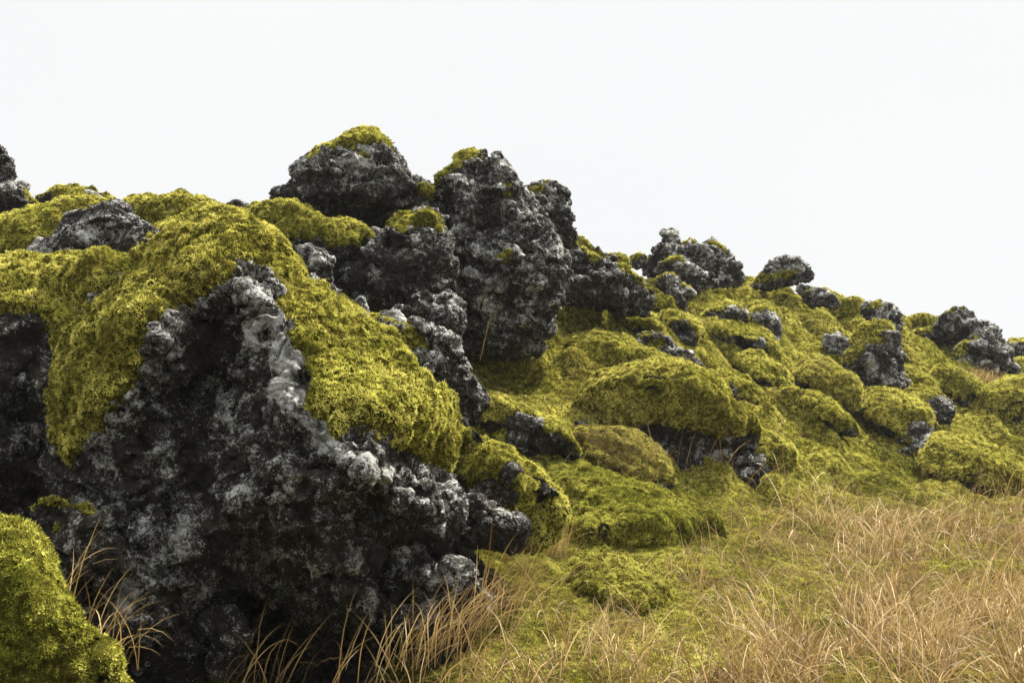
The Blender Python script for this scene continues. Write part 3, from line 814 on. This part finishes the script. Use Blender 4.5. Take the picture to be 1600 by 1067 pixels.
# ---- upper left
rock('lava_boulder', 'tall dark rock cut off by the left edge of the scene against the sky', 'boulder',
     pc('A', [(-160, 60), (-60, 85), (0, 90), (30, 98), (48, 125), (52, 155), (78, 183), (72, 210), (60, 230), (90, 265), (130, 300), (180, 335), (232, 360), (245, 390), (180, 430), (150, 470), (-160, 480)]),
     D=12.6, T=60, R=40, lean=0.1, seed=22, lichen=0.0, moss=[pc('A', [(90, 262), (130, 295), (240, 352), (255, 395), (175, 410), (150, 370), (120, 320)])], spots=[(15, 290, 12, .4)])
rock('mossy_mound', 'low moss pad with bare stone edge on the skyline beside the tall dark rock', 'mound',
     pc('A', [(165, 345), (200, 308), (260, 284), (330, 278), (400, 288), (450, 303), (472, 322), (520, 325), (530, 345), (500, 400), (200, 420)]), D=13.0, T=35, R=20, lean=0.3, seed=23,
     auto=(-0.4, -0.1), bare=[pc('A', [(415, 295), (475, 300), (475, 330), (430, 320)]), pc('A', [(190, 340), (240, 330), (275, 360), (230, 380)])], rough=0.6)
rock('mossy_mound', 'thick moss ledge curling around the left of the smooth grey boulder', 'mound',
     pc('A', [(-160, 480), (-60, 462), (0, 445), (60, 425), (150, 400), (240, 368), (290, 343), (380, 318), (440, 324), (525, 345), (540, 420), (400, 460), (330, 480), (270, 560), (150, 620), (120, 700), (-160, 720)]),
     D=11.2, T=75, R=45, lean=0.45, seed=24, auto=(-0.7, -0.35), rough=0.5)
rock('lava_boulder', 'smooth grey boulder with a pale lichen blotch nestled in moss at upper left', 'boulder',
     pc('A', [(115, 630), (125, 560), (180, 530), (240, 520), (290, 450), (310, 410), (380, 395), (420, 360), (480, 343), (540, 338), (590, 365), (622, 410), (648, 450), (665, 500),
              (645, 570), (600, 650), (560, 700), (300, 720), (125, 690)]),
     D=10.3, T=60, R=40, lean=0.3, seed=25, lichen=0.06, moss=[], rough=0.55, spots=[(135, 367, 14, .5), (60, 390, 16, .55), (110, 385, 30, .15)])
rock('lava_boulder', 'small dark rock tucked against the right of the smooth grey boulder', 'rock',
     pc('A', [(600, 420), (640, 425), (682, 430), (700, 460), (712, 510), (690, 570), (640, 640), (600, 620), (620, 520)]), D=10.8, T=22, lean=0.2, moss=[], seed=26)
rock('mossy_mound', 'broad moss hump on the skyline left of the overhanging slab', 'mound',
     pc('A', [(575, 385), (600, 362), (650, 350), (740, 350), (790, 325), (840, 310), (920, 322), (1000, 335), (1090, 372), (1190, 375), (1290, 395), (1330, 540), (1100, 620), (700, 600), (610, 480)]),
     D=12.4, T=70, R=38, lean=0.5, seed=27, auto=(-0.8, -0.4), rough=0.55)
rock('lava_boulder', 'little dark stones breaking the skyline on the broad moss hump', 'rock',
     pc('A', [(1045, 352), (1070, 342), (1100, 338), (1140, 355), (1170, 372), (1160, 395), (1060, 395)]), D=12.9, T=12, lean=0.1, moss=[], seed=28, rough=0.7)
rock('mossy_mound', 'moss ledge hanging in front of the black shade under the overhanging slab', 'mound',
     pc('B', [(-60, 440), (0, 412), (60, 393), (110, 386), (190, 393), (245, 425), (300, 468), (400, 470), (450, 473), (520, 510), (565, 525), (500, 575), (440, 620), (390, 660), (330, 630),
              (160, 650), (0, 560)]), D=12.2, T=60, R=32, lean=0.3, seed=29, auto=(-0.55, -0.2), rough=0.6,
     bare=[pc('B', [(150, 580), (220, 560), (300, 560), (340, 640), (200, 680)])])

# ---- right of the pinnacle
rock('lava_boulder', 'long dark rock mass with moss along its sloping back, right of the tall pinnacle', 'boulder',
     pc('C', [(-30, 160), (20, 150), (80, 153), (180, 183), (230, 213), (290, 253), (340, 272), (400, 268), (440, 300), (470, 330), (500, 370), (525, 430), (565, 460), (540, 530), (480, 560),
              (400, 530), (300, 500), (200, 490), (100, 500), (0, 520), (-60, 400)]),
     D=16.6, base=(960, 480), T=60, R=38, lean=0.25, seed=30, lichen=-0.02,
     moss=[pc('C', [(0, 160), (30, 140), (150, 150), (215, 185), (295, 250), (240, 262), (150, 215), (60, 195)]), pc('C', [(345, 272), (440, 270), (505, 340), (595, 420), (600, 475), (540, 455), (500, 400), (440, 330)])])
rock('mossy_mound', 'round moss knob at the lower end of the long dark rock mass', 'mound',
     pc('C', [(535, 510), (560, 468), (610, 458), (650, 500), (662, 530), (640, 560), (560, 565)]), base=(1035, 488), T=14, lean=0.2, seed=31, auto=(-0.5, -0.1), rough=0.5)
rock('lava_boulder', 'flat mossy stone top showing on the skyline just right of the small pinnacle', 'rock',
     pc('C', [(280, 245), (310, 226), (370, 226), (412, 260), (430, 290), (300, 290)]), D=20.5, T=14, lean=0.1, seed=32, rough=0.6)
rock('lava_boulder', 'mossy stone shoulder on the skyline at the left foot of the jagged crag', 'rock',
     pc('C', [(415, 275), (430, 252), (460, 236), (500, 233), (530, 260), (500, 310), (440, 310)]), D=20.8, T=14, lean=0.1, seed=33, rough=0.6)
rock('crag', 'jagged dark crag with a knobbed horn on the skyline in the middle of the hill', 'crag',
     pc('C', [(455, 300), (480, 275), (530, 230), (570, 208), (590, 170), (597, 110), (640, 93), (690, 110), (692, 152), (740, 138), (780, 160), (796, 205), (830, 168), (900, 173), (940, 190),
              (972, 220), (976, 260), (1003, 270), (1022, 310), (1032, 345), (1010, 380), (900, 430), (700, 430), (560, 360)]),
     D=22.3, T=45, R=17, lean=0.15, jag=1.5, seed=34, lichen=0.04, moss=[pc('C', [(690, 160), (745, 135), (790, 165), (760, 165)]), pc('C', [(860, 175), (900, 170), (945, 190), (960, 225), (910, 200)])],
     spots=[(1052, 367, 8, .4)])
rock('lava_boulder', 'knobbly rock with a small moss hat in front of the jagged crag', 'rock',
     pc('C', [(555, 330), (600, 270), (640, 243), (700, 243), (742, 270), (790, 300), (850, 340), (905, 390), (890, 420), (760, 420), (700, 400), (620, 350)]),
     D=20.5, T=26, R=18, lean=0.3, seed=35, lichen=0.12, moss=[pc('C', [(605, 280), (640, 240), (700, 236), (745, 268), (700, 265), (650, 275)])])
rock('lava_boulder', 'dark pitted rock sinking into the moss below the jagged crag', 'rock',
     pc('C', [(565, 385), (620, 350), (680, 370), (712, 400), (772, 420), (762, 455), (715, 455), (718, 530), (690, 550), (640, 540), (605, 450), (590, 400)]),
     base=(1055, 485), T=24, R=16, lean=0.3, seed=36, lichen=0.08, moss='auto', auto=(0.5, 0.9))
rock('layered_rock', 'flat layered slab lying on the ridge right of the crag', 'slab',
     pc('C', [(1100, 372), (1140, 340), (1160, 300), (1200, 275), (1290, 252), (1342, 265), (1382, 295), (1418, 340), (1402, 380), (1340, 390), (1250, 400), (1180, 425), (1060, 425), (1060, 390)]),
     D=22.8, T=28, R=18, lean=0.2, seed=37, lichen=0.1, moss=[pc('C', [(1000, 385), (1100, 340), (1200, 322), (1330, 305), (1350, 322), (1290, 362), (1200, 368), (1060, 395)])])
rock('lava_boulder', 'knotty grey rock on the ridge just below the flat layered slab', 'rock',
     pc('D', [(215, 200), (225, 172), (260, 162), (310, 183), (350, 188), (392, 225), (413, 262), (385, 280), (310, 265), (250, 235)]), D=22.0, T=18, R=14, lean=0.3, seed=38, lichen=0.14, moss='auto', auto=(0.45, 0.85))
rock('mossy_mound', 'small moss hump on the skyline between two grey ridge rocks', 'mound',
     pc('D', [(395, 275), (410, 243), (465, 235), (500, 255), (500, 330), (400, 330)]), D=23.5, T=18, lean=0.3, seed=39, auto=(-0.6, -0.3), rough=0.5)
rock('lava_boulder', 'rounded grey ridge rock with moss on its crown, left of the tall mossy stump', 'rock',
     pc('D', [(488, 280), (520, 240), (570, 233), (610, 253), (652, 280), (673, 310), (665, 345), (690, 355), (640, 385), (560, 345), (500, 310)]), D=22.0, T=24, R=18, lean=0.3, seed=40, lichen=0.12,
     moss=[pc('D', [(500, 270), (540, 230), (590, 232), (600, 255), (545, 262)])])
rock('lava_boulder', 'upright rock stump with moss over its left shoulder standing out of the right slope', 'boulder',
     pc('D', [(405, 495), (440, 430), (480, 368), (520, 333), (570, 320), (622, 333), (637, 370), (652, 430), (662, 500), (672, 560), (693, 600), (665, 640), (580, 645), (500, 620), (480, 560), (420, 520)]),
     base=(1375, 610), T=42, R=26, lean=0.15, seed=41, chops=0, lumps=0.5, lichen=0.04, moss=[pc('D', [(395, 500), (435, 425), (475, 362), (520, 322), (580, 310), (630, 335), (640, 368), (575, 372), (605, 400), (592, 418), (510, 432), (440, 505)])],
     spots=[(1358, 575, 14, .5), (1385, 590, 14, .4)])
rock('lava_boulder', 'pale lichened rock half sunk in moss on the left of the upright stump', 'rock',
     pc('D', [(343, 390), (380, 368), (430, 383), (443, 420), (425, 470), (390, 510), (358, 470), (340, 425)]), base=(1305, 560), T=16, lean=0.2, seed=42, lichen=0.22, moss=[])
rock('crag', 'large lichen-grey crag near the right edge with a pointed top', 'crag',
     pc('D', [(880, 470), (905, 420), (950, 390), (930, 350), (950, 320), (985, 304), (1030, 320), (1072, 370), (1102, 430), (1142, 490), (1168, 550), (1130, 590), (1040, 570), (940, 530)]),
     base=(1540, 585), T=36, R=24, lean=0.2, seed=43, lichen=0.16, moss=[pc('D', [(885, 460), (920, 400), (975, 375), (990, 410), (940, 440), (900, 480)])])
rock('hooked_rock', 'dark hooked slab on the skyline touching the top of the lichen-grey crag', 'slab',
     pc('D', [(790, 365), (800, 335), (825, 315), (840, 290), (875, 275), (960, 278), (987, 300), (960, 350), (950, 420), (830, 420)]), D=24.0, T=20, R=13, lean=0.15, seed=44, lichen=0.1, moss='auto', auto=(0.7, 1.0))
rock('mossy_mound', 'mossy shelf with a bare dark front left of the lichen-grey crag', 'mound',
     pc('D', [(670, 400), (730, 362), (800, 362), (880, 368), (915, 385), (910, 440), (830, 450), (760, 435), (700, 420)]), base=(1470, 545), T=22, R=14, lean=0.4, seed=45, auto=(0.1, 0.35), lichen=0.05)
rock('mossy_mound', 'moss crest on the skyline left of the dark hooked slab', 'mound',
     pc('D', [(670, 345), (700, 322), (745, 303), (800, 301), (835, 330), (840, 390), (700, 390)]), D=25.0, T=24, R=15, lean=0.4, seed=46, auto=(-0.7, -0.3), rough=0.5)
rock('lava_boulder', 'grey rock at the far right edge of the skyline behind the lichen-grey crag', 'rock',
     pc('D', [(1090, 430), (1110, 412), (1160, 408), (1240, 420), (1260, 520), (1150, 510)]), D=27.0, T=22, R=15, lean=0.2, seed=47, lichen=0.12, moss='auto', auto=(0.5, 0.9))

# ---- moss mounds down the right slope
def mound(label, pts, base, T, seed, bare=(), auto=(-0.75, -0.35), R=None, lean=1.25, rough=0.7, **kw):
    return rock('mossy_mound', label, 'mound', pts, base=base, T=T * 1.55, seed=seed, bare=bare, auto=auto, R=R, lean=lean, rough=rough, chops=6, group=B_, **{'push': 0.30, 'lumps': 0.9, 'wobble': 0.08, **kw})
mound('moss dome with a dark stony side at the right foot of the tall pinnacle',
      pc('C', [(30, 560), (50, 475), (120, 448), (250, 458), (295, 510), (310, 580), (345, 640), (330, 670), (250, 690), (150, 690), (40, 660)]), (915, 525), 50, 60, R=26, auto=(-0.2, 0.1))
mound('moss roll between the pinnacle-foot dome and the cave with the white stone',
      pc('C', [(285, 500), (340, 478), (395, 518), (430, 555), (500, 555), (600, 590), (620, 640), (560, 680), (400, 670), (330, 620)]), (995, 522), 36, 61, R=20)
mound('moss hump arching over a small dark cave with a white stone inside',
      pc('C', [(590, 600), (610, 568), (700, 552), (780, 588), (815, 650), (790, 730), (720, 735), (650, 700), (610, 650)]), (1064, 540), 30, 62, R=17, bumps=[(1066, 522, 12, -50)],
      bare=[pc('C', [(645, 650), (665, 620), (710, 610), (770, 640), (775, 710), (700, 705)])])
rock('lava_boulder', 'white lichen-covered stone sitting in the small dark cave', 'rock', pc('C', [(660, 655), (675, 635), (715, 632), (735, 650), (725, 675), (690, 680), (665, 672)]), base=(1064, 528), T=7, lean=0.1,
     seed=63, lichen=0.35, moss=[], rough=0.3)
mound('moss swell with bare knobs in its right end below the knotty crag rock',
      pc('C', [(790, 580), (860, 528), (930, 488), (992, 493), (1055, 540), (1065, 600), (1000, 615), (930, 585), (850, 600)]), (1145, 500), 34, 64, R=20, auto=(-0.1, 0.2), lichen=0.12,
      bare=[pc('C', [(950, 535), (1000, 520), (1050, 545), (1065, 605), (1000, 610), (955, 580)])])
mound('moss arch over a cluster of pale rounded stones on the mid slope',
      pc('C', [(1045, 570), (1070, 510), (1130, 488), (1192, 503), (1235, 560), (1248, 620), (1235, 700), (1190, 690), (1140, 640), (1080, 615)]), (1195, 530), 34, 65, R=20, lichen=0.25,
      bare=[pc('C', [(1075, 575), (1130, 560), (1195, 540), (1230, 600), (1240, 700), (1180, 690), (1130, 640), (1080, 615)])])
mound('long moss roll with two dark openings in its lower side on the mid slope',
      pc('C', [(780, 640), (800, 590), (880, 573), (960, 588), (1050, 618), (1140, 658), (1212, 710), (1245, 765), (1200, 810), (1150, 810), (1060, 770), (980, 780), (900, 750), (790, 700)]), (1170, 560), 44, 66, R=24,
      lichen=0.1, bare=[pc('C', [(880, 690), (930, 680), (1000, 730), (1000, 790), (910, 760)]), pc('C', [(1070, 740), (1140, 690), (1165, 790), (1150, 830), (1080, 780)])])
rock('lava_boulder', 'bare dark rock face slanting through the moss above the big central mound', 'rock',
     pc('C', [(430, 745), (480, 650), (560, 633), (640, 678), (700, 745), (800, 800), (880, 860), (890, 910), (790, 860), (640, 815), (560, 750)]), base=(1060, 568), T=26, R=18, lean=0.5, seed=67, lichen=0.0,
     moss=[pc('C', [(440, 700), (480, 640), (570, 622), (650, 670), (640, 690), (560, 655), (500, 690)]), pc('C', [(490, 740), (540, 700), (610, 690), (640, 720), (570, 745)])], rough=0.8)
mound('moss ridge running down right beneath the slanting bare rock face',
      pc('C', [(640, 700), (700, 720), (800, 780), (900, 820), (1000, 880), (1080, 940), (1140, 1010), (1080, 1060), (1000, 1050), (900, 950), (780, 830), (680, 770)]), (1150, 630), 46, 68, R=24)
mound('small moss bulge with a black hollow at its right end, mid slope',
      pc('C', [(990, 810), (1060, 790), (1150, 825), (1232, 868), (1280, 920), (1225, 960), (1140, 945), (1060, 880)]), (1205, 602), 30, 69, R=18)
mound('big moss mound in the centre of the slope overhanging a dark grassy hollow',
      pc('G', [(500, 420), (560, 290), (620, 230), (700, 200), (830, 188), (960, 198), (1060, 228), (1135, 270), (1158, 330), (1205, 380), (1275, 430), (1295, 500), (1300, 580), (1310, 690), (1200, 760), (1000, 700),
               (920, 620), (860, 540), (760, 470), (600, 470)]), (1120, 745), 88, 70, D=13.4, R=60, lean=0.7, auto=(-0.05, 0.22), lichen=-0.22, step=2.8,
      extra_moss=[pc('G', [(480, 430), (560, 270), (700, 180), (960, 180), (1140, 250), (1180, 330), (1290, 420), (1270, 470), (1150, 470), (960, 440), (840, 430), (760, 440), (600, 470)])],
      bare=[pc('G', [(900, 520), (1000, 510), (1100, 540), (1230, 510), (1300, 520), (1320, 720), (1000, 720), (890, 600)])], spots=[(1110, 718, 14, .35)],
      bumps=[(1085, 725, 60, -170), (1150, 715, 55, -150)])
rock('lava_boulder', 'dark lichen-dotted rock in the hollow under the lip of the big central mound', 'rock',
     [(955, 720), (985, 675), (1060, 648), (1140, 648), (1178, 690), (1195, 750), (1180, 800), (1060, 800), (980, 780)], D=13.75, T=40, R=30, lean=0.1, seed=86, lichen=-0.05, moss=[], lumps=0.5,
     spots=[(1110, 720, 14, .45), (1125, 712, 10, .4), (1050, 700, 12, .3), (1178, 738, 12, .4)])
mound('dark-sided moss lump on the right flank of the big central mound',
      pc('G', [(1265, 500), (1300, 460), (1380, 490), (1440, 560), (1440, 620), (1350, 640), (1280, 620)]), (1215, 725), 34, 71, R=20)
mound('reddish-brown moss hump in front of the big central mound',
      pc('G', [(490, 490), (520, 440), (580, 425), (700, 448), (790, 478), (850, 508), (900, 556), (965, 640), (985, 700), (860, 710), (760, 680), (620, 620)]), (950, 755), 46, 72, R=28, brown=1.0, auto=(-0.7, -0.4), thick=0.04)
mound('mossy block with a bare pale rock face underneath, lower right slope',
      pc('D', [(480, 650), (560, 620), (640, 628), (720, 658), (772, 700), (798, 770), (785, 810), (765, 900), (785, 985), (720, 990), (650, 940), (640, 870), (690, 840), (600, 780), (500, 730)]), (1430, 740), 48, 73, R=26,
      lichen=0.12, bare=[pc('D', [(690, 770), (760, 755), (795, 800), (755, 900), (790, 1000), (640, 960), (645, 870), (725, 830)])])
mound('mossy boulder with dark rock under its right lip, right of the upright stump',
      pc('D', [(665, 640), (690, 618), (740, 613), (800, 623), (852, 640), (888, 680), (875, 735), (840, 800), (790, 770), (745, 700)]), (1480, 680), 36, 74, R=20,
      bare=[pc('D', [(765, 670), (800, 655), (860, 650), (900, 690), (840, 820), (780, 760)])])
mound('wide rounded moss bank with a shaded foot at the lower right edge of the slope',
      pc('D', [(740, 900), (765, 850), (805, 800), (900, 828), (1000, 848), (1100, 878), (1180, 938), (1260, 1000), (1300, 1080), (1100, 1080), (950, 1060), (850, 1020), (770, 970)]), (1530, 770), 90, 75, R=44, auto=(-0.5, -0.25))
mound('smooth moss cushion at the right edge below the lichen-grey crag',
      pc('D', [(1010, 650), (1035, 600), (1085, 570), (1170, 558), (1300, 565), (1320, 740), (1100, 750), (1035, 710)]), (1570, 655), 50, 76, R=30, auto=(-0.55, -0.3))
mound('narrow moss hump directly right of the upright stump',
      pc('D', [(650, 560), (665, 520), (720, 522), (785, 568), (828, 625), (800, 650), (700, 630)]), (1440, 617), 24, 77, R=16, auto=(-0.5, -0.2))
mound('sloping moss bulge under the pale grass tuft near the right edge',
      pc('D', [(790, 560), (805, 520), (860, 512), (945, 556), (1025, 600), (1035, 660), (990, 700), (900, 660), (830, 610)]), (1510, 640), 36, 78, R=22, auto=(-0.5, -0.2))
mound('gently domed moss swell left of the upright stump, its crown browned',
      pc('D', [(200, 545), (225, 515), (285, 483), (345, 480), (400, 520), (470, 580), (500, 640), (480, 700), (380, 680), (280, 620)]), (1290, 640), 44, 79, R=28, auto=(-0.7, -0.4), brown=0.35)
mound('moss ledge with a dark undercut at its right, left of the mid slope',
      pc('D', [(-20, 500), (20, 468), (90, 480), (150, 520), (195, 570), (180, 610), (110, 610), (40, 570)]), (1205, 600), 30, 80, R=18)
mound('low moss fold below the tall pinnacle at the head of the green gully',
      [(712, 560), (722, 522), (745, 515), (790, 530), (830, 545), (850, 570), (820, 600), (750, 600)], (780, 580), 34, 81, R=20, auto=(-0.7, -0.4))
mound('broad moss hump beneath the pinnacle-foot dome',
      pc('G', [(420, 110), (470, 85), (540, 62), (640, 70), (760, 90), (800, 130), (1000, 190), (900, 240), (700, 220), (540, 180)]), (960, 590), 50, 82, R=26, auto=(-0.7, -0.4))
mound('green moss bank sloping to the grass right of the sagging moss shoulder',
      pc('G', [(300, 580), (400, 550), (500, 575), (600, 640), (750, 690), (900, 740), (1050, 800), (1160, 880), (1100, 980), (800, 1010), (560, 980), (470, 850), (420, 700)]), (980, 870), 70, 83, R=60, auto=(-0.9, -0.6), lean=2.2, push=0.6, green=0.75, rough=0.45)
mound('tussocky moss knoll in the grass at the foot of the green bank',
      pc('H', [(60, 330), (120, 265), (220, 250), (300, 300), (400, 370), (480, 440), (400, 520), (200, 500), (80, 430)]), (960, 940), 55, 84, R=40, auto=(-0.9, -0.6), lean=2.0, push=0.5, green=0.6, rough=0.5, brown=0.25)
mound('moss step with a shadowed lower edge right of the long moss roll',
      pc('D', [(150, 600), (200, 590), (300, 640), (400, 700), (480, 760), (470, 810), (380, 800), (260, 740), (170, 670)]), (1290, 675), 34, 85, R=22, auto=(-0.5, -0.2))

# ---- grass
def scatter_grass():
    n = 100000
    px = RNG.uniform(-60, 1860, n); py = RNG.uniform(560, 1110, n)
    Pg = np.stack([px / 90, py / 60, 0 * px], 1)
    nz = fbm(Pg, 3, 400) * 0.5 + 0.5
    field = sstep(0, 1, (py - (745 + 185 * sstep(1340, 850, px))) / 70) * sstep(560, 720, px + 0.25 * (py - 900))
    thick = field * (0.30 + 0.75 * sstep(1050, 1400, px + 0.5 * (py - 880)))
    thin = 0.035 * sstep(700, 760, px) * sstep(560, 640, py)
    edge = 0.25 * np.exp(-((py - (705 + 0.06 * (px - 1000))) / 35) ** 2) * sstep(930, 1000, px) * sstep(1240, 1180, px)
    low = 0.10 * sstep(985, 1050, py) * sstep(190, 260, px) * sstep(720, 640, px)
    dens = np.clip(thick * (0.10 + 1.5 * sstep(0.40, 0.62, nz)) + thin * (nz > 0.5) + edge + low, 0, 1)
    keep = RNG.random(n) < dens * (0.40 + 0.25 * sstep(1000, 1350, px))
    px, py = px[keep], py[keep]
    P = ground_hit(px, py); ok = ~np.isnan(P[:, 0])
    P = P[ok]; px, py = px[ok], py[ok]
    P[:, 2] -= 0.02
    n = len(P)
    dist = P[:, 1]
    L = RNG.gamma(6, 0.098, n) * (0.85 + 0.35 * fbm(P * 0.8, 2, 410)); L = np.clip(L, 0.12, 1.2)
    wind = 0.25 + 1.1 * fbm(P * 0.45, 2, 420)                       # clumps lean together
    ld = wind * 1.6 + RNG.normal(0, 1.25, n)
    w = np.maximum(RNG.uniform(0.004, 0.010, n), 1.0 * dist / F)
    flat = RNG.random(n) < 0.38                                     # bent, matted old blades
    L = np.where(flat, L * 0.7, L); w = np.where(flat, w * 0.85, w)
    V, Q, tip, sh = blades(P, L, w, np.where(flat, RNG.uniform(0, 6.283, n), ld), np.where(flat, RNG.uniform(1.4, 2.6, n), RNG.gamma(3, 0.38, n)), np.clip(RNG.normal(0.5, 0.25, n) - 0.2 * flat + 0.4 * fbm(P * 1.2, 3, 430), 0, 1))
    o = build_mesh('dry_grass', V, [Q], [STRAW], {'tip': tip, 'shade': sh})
    tag(o, 'straw-coloured dry grass over the lower right ground', 'grass', kind='stuff')
    print('blades', n)
scatter_grass()

def tuft(label, spots, n, L, spread, ld, bend=0.9, shade=0.55, name='grass_tuft', cat='grass tuft', width=(0.004, 0.008), dz=0.0):
    pts = []
    for px, py, D in spots:
        P = ground_hit(px, py)[0] if D is None else to_world(px, py, D)
        pts.append(P)
    pts = np.array(pts)
    k = RNG.integers(0, len(pts), n)
    P = pts[k] + np.stack([RNG.normal(0, spread, n), RNG.normal(0, spread, n), np.full(n, -0.03 + dz)], 1)
    d = P[:, 1].mean()
    V, Q, tip, sh = blades(P, RNG.uniform(L * 0.6, L * 1.1, n), np.maximum(RNG.uniform(*width, n), 1.2 * d / F), ld + RNG.normal(0, 0.9, n), bend * RNG.uniform(0.2, 1.6, n),
                           np.clip(RNG.normal(shade, 0.2, n), 0, 1), seg=7)
    c = pts.mean(0)
    o = build_mesh(name, V - c, [Q], [STRAW], {'tip': tip, 'shade': sh}); o.location = c
    tag(o, label, cat)
tuft('loose straw grass tuft arching right over the bottom left moss cushion', [(110, 985, 5.3), (150, 1010, 5.2), (90, 955, 5.4), (170, 1040, 5.1)], 48, 0.55, 0.07, 0.1, 1.3)
tuft('long straw blades reaching across the dark cave mouth', [(430, 1066, 5.9), (470, 1075, 5.9), (560, 1075, 5.9), (380, 1070, 5.9)], 30, 0.6, 0.10, 0.1, 1.1)
tuft('dense pale grass tuft leaning right at the foot of the low lichened rock', [(650, 1030, 6.4), (700, 1010, 6.5), (750, 975, 6.8), (790, 940, 7.2)], 230, 0.62, 0.15, 0.25, 1.2)
tuft('fine straw tuft at the bottom right end of the mossy shoulder', [(855, 866, None), (870, 868, None)], 70, 0.5, 0.08, 0.3, 0.8)
tuft('short brown grass tuft at the foot of the tall pinnacle', [(832, 540, None)], 60, 0.18, 0.05, 0.5, 0.6, 0.2)
tuft('pale pinkish grass tuft before the lichen-grey crag', [(1515, 594, None), (1530, 597, None), (1545, 600, None)], 150, 0.42, 0.13, 0.5, 0.6, 0.6)
for lab, px, py, D, L, ld, bd in [
    ('long single stalk leaning up right in front of the grey rock wedge', 758, 905, 7.0, 0.95, 0.1, 0.25),
    ('tall thin stalk standing before the foot of the tall pinnacle', 750, 560, 11.0, 1.0, 0.2, 0.2),
    ('brown dead stem rising beside the low lichened rock', 605, 1000, 6.4, 0.62, 0.2, 0.25),
    ('brown upright stem in the hollow under the big central mound', 1058, 730, None, 0.62, 0.1, 0.15),
    ('pale stalk bending over the green moss bank', 1010, 800, None, 0.55, 3.0, 1.2),
    ('thin stalk on the moss fold left of the green gully', 880, 650, None, 0.75, 0.3, 0.5)]:
    tuft(lab, [(px, py, D)], 1, L, 0.0, ld, bd, 0.5, 'grass_stalk', 'grass stalk', (0.006, 0.008))
print('verts rock, moss', COUNT)

# ---- thin mist
def mist():
    V = np.array([(x, y, z) for x in (-70, 70) for y in (-8, 75) for z in (-14, 13)], float)
    Q = np.array([(0, 1, 3, 2), (4, 6, 7, 5), (0, 4, 5, 1), (2, 3, 7, 6), (0, 2, 6, 4), (1, 5, 7, 3)])
    mt, nt = nodes('mist'); pv = N(nt, 'ShaderNodeVolumePrincipled')
    pv.inputs['Color'].default_value = (0.97, 0.98, 1.0, 1); pv.inputs['Density'].default_value = 0.0004
    out = N(nt, 'ShaderNodeOutputMaterial'); nt.links.new(pv.outputs[0], out.inputs['Volume'])
    tag(build_mesh('haze', V, [Q], [mt], smooth_sh=False), 'thin pale mist softening the far rocks', 'haze', kind='stuff')
if HAZE: mist()

# ---- sky, sun, camera
w = bpy.data.worlds.new('World'); C.world = w; w.use_nodes = True
nt = w.node_tree; nt.nodes.clear()
SUN_EL, SUN_AZ = math.radians(52), math.radians(50)               # azimuth from straight ahead (+Y) towards the right (+X)
sky = N(nt, 'ShaderNodeTexSky', sky_type='NISHITA', sun_disc=False, sun_elevation=SUN_EL, sun_rotation=SUN_AZ)
bw = N(nt, 'ShaderNodeRGBToBW'); nt.links.new(sky.outputs[0], bw.inputs[0])
co = N(nt, 'ShaderNodeTexCoord'); sp = N(nt, 'ShaderNodeSeparateXYZ'); nt.links.new(co.outputs['Generated'], sp.inputs[0])
cloud = ramp(nt, sp.outputs[2], [(0.0, (3.12, 3.17, 3.20)), (0.46, (3.22, 3.26, 3.29)), (1.0, (10.5, 10.5, 10.5))])
cn = noise(nt, co.outputs['Generated'], 2.2, 4, 0.5)
cloud = mixc(nt, 1.0, cloud, ramp(nt, cn, [(0.3, (0.965, 0.968, 0.972)), (0.7, (1.0, 1.0, 1.0))]), 'MULTIPLY')
mixs = mixc(nt, 0.985, bw.outputs[0], cloud)
bg = N(nt, 'ShaderNodeBackground'); bg.inputs['Strength'].default_value = 0.11
nt.links.new(mixs, bg.inputs[0])
out = N(nt, 'ShaderNodeOutputWorld'); nt.links.new(bg.outputs[0], out.inputs[0])
L = bpy.data.lights.new('sun', 'SUN'); L.energy = 5.0; L.angle = math.radians(8); L.color = (1.0, 0.96, 0.90)
lo = bpy.data.objects.new('sun', L); COL.objects.link(lo)
dv = Vector((math.sin(SUN_AZ) * math.cos(SUN_EL), math.cos(SUN_AZ) * math.cos(SUN_EL), math.sin(SUN_EL)))
lo.rotation_euler = dv.to_track_quat('Z', 'Y').to_euler(); lo.location = (20, 20, 40)
cam = bpy.data.cameras.new('camera'); co_ = bpy.data.objects.new('camera', cam); COL.objects.link(co_)
cam.sensor_width = 36; cam.lens = 36 * F / 1600; cam.clip_end = 5000; cam.clip_start = 0.05
co_.location = CAM; co_.rotation_euler = (math.pi / 2 + PITCH, 0, 0)
cam.dof.use_dof = True; cam.dof.focus_distance = 9.5; cam.dof.aperture_fstop = 5.6
C.camera = co_
C.view_settings.view_transform = 'Standard'; C.view_settings.look = 'None'; C.view_settings.exposure = 1.42; C.view_settings.gamma = 1.0
C.cycles.max_bounces = 5; C.cycles.diffuse_bounces = 3; C.cycles.transparent_max_bounces = 4
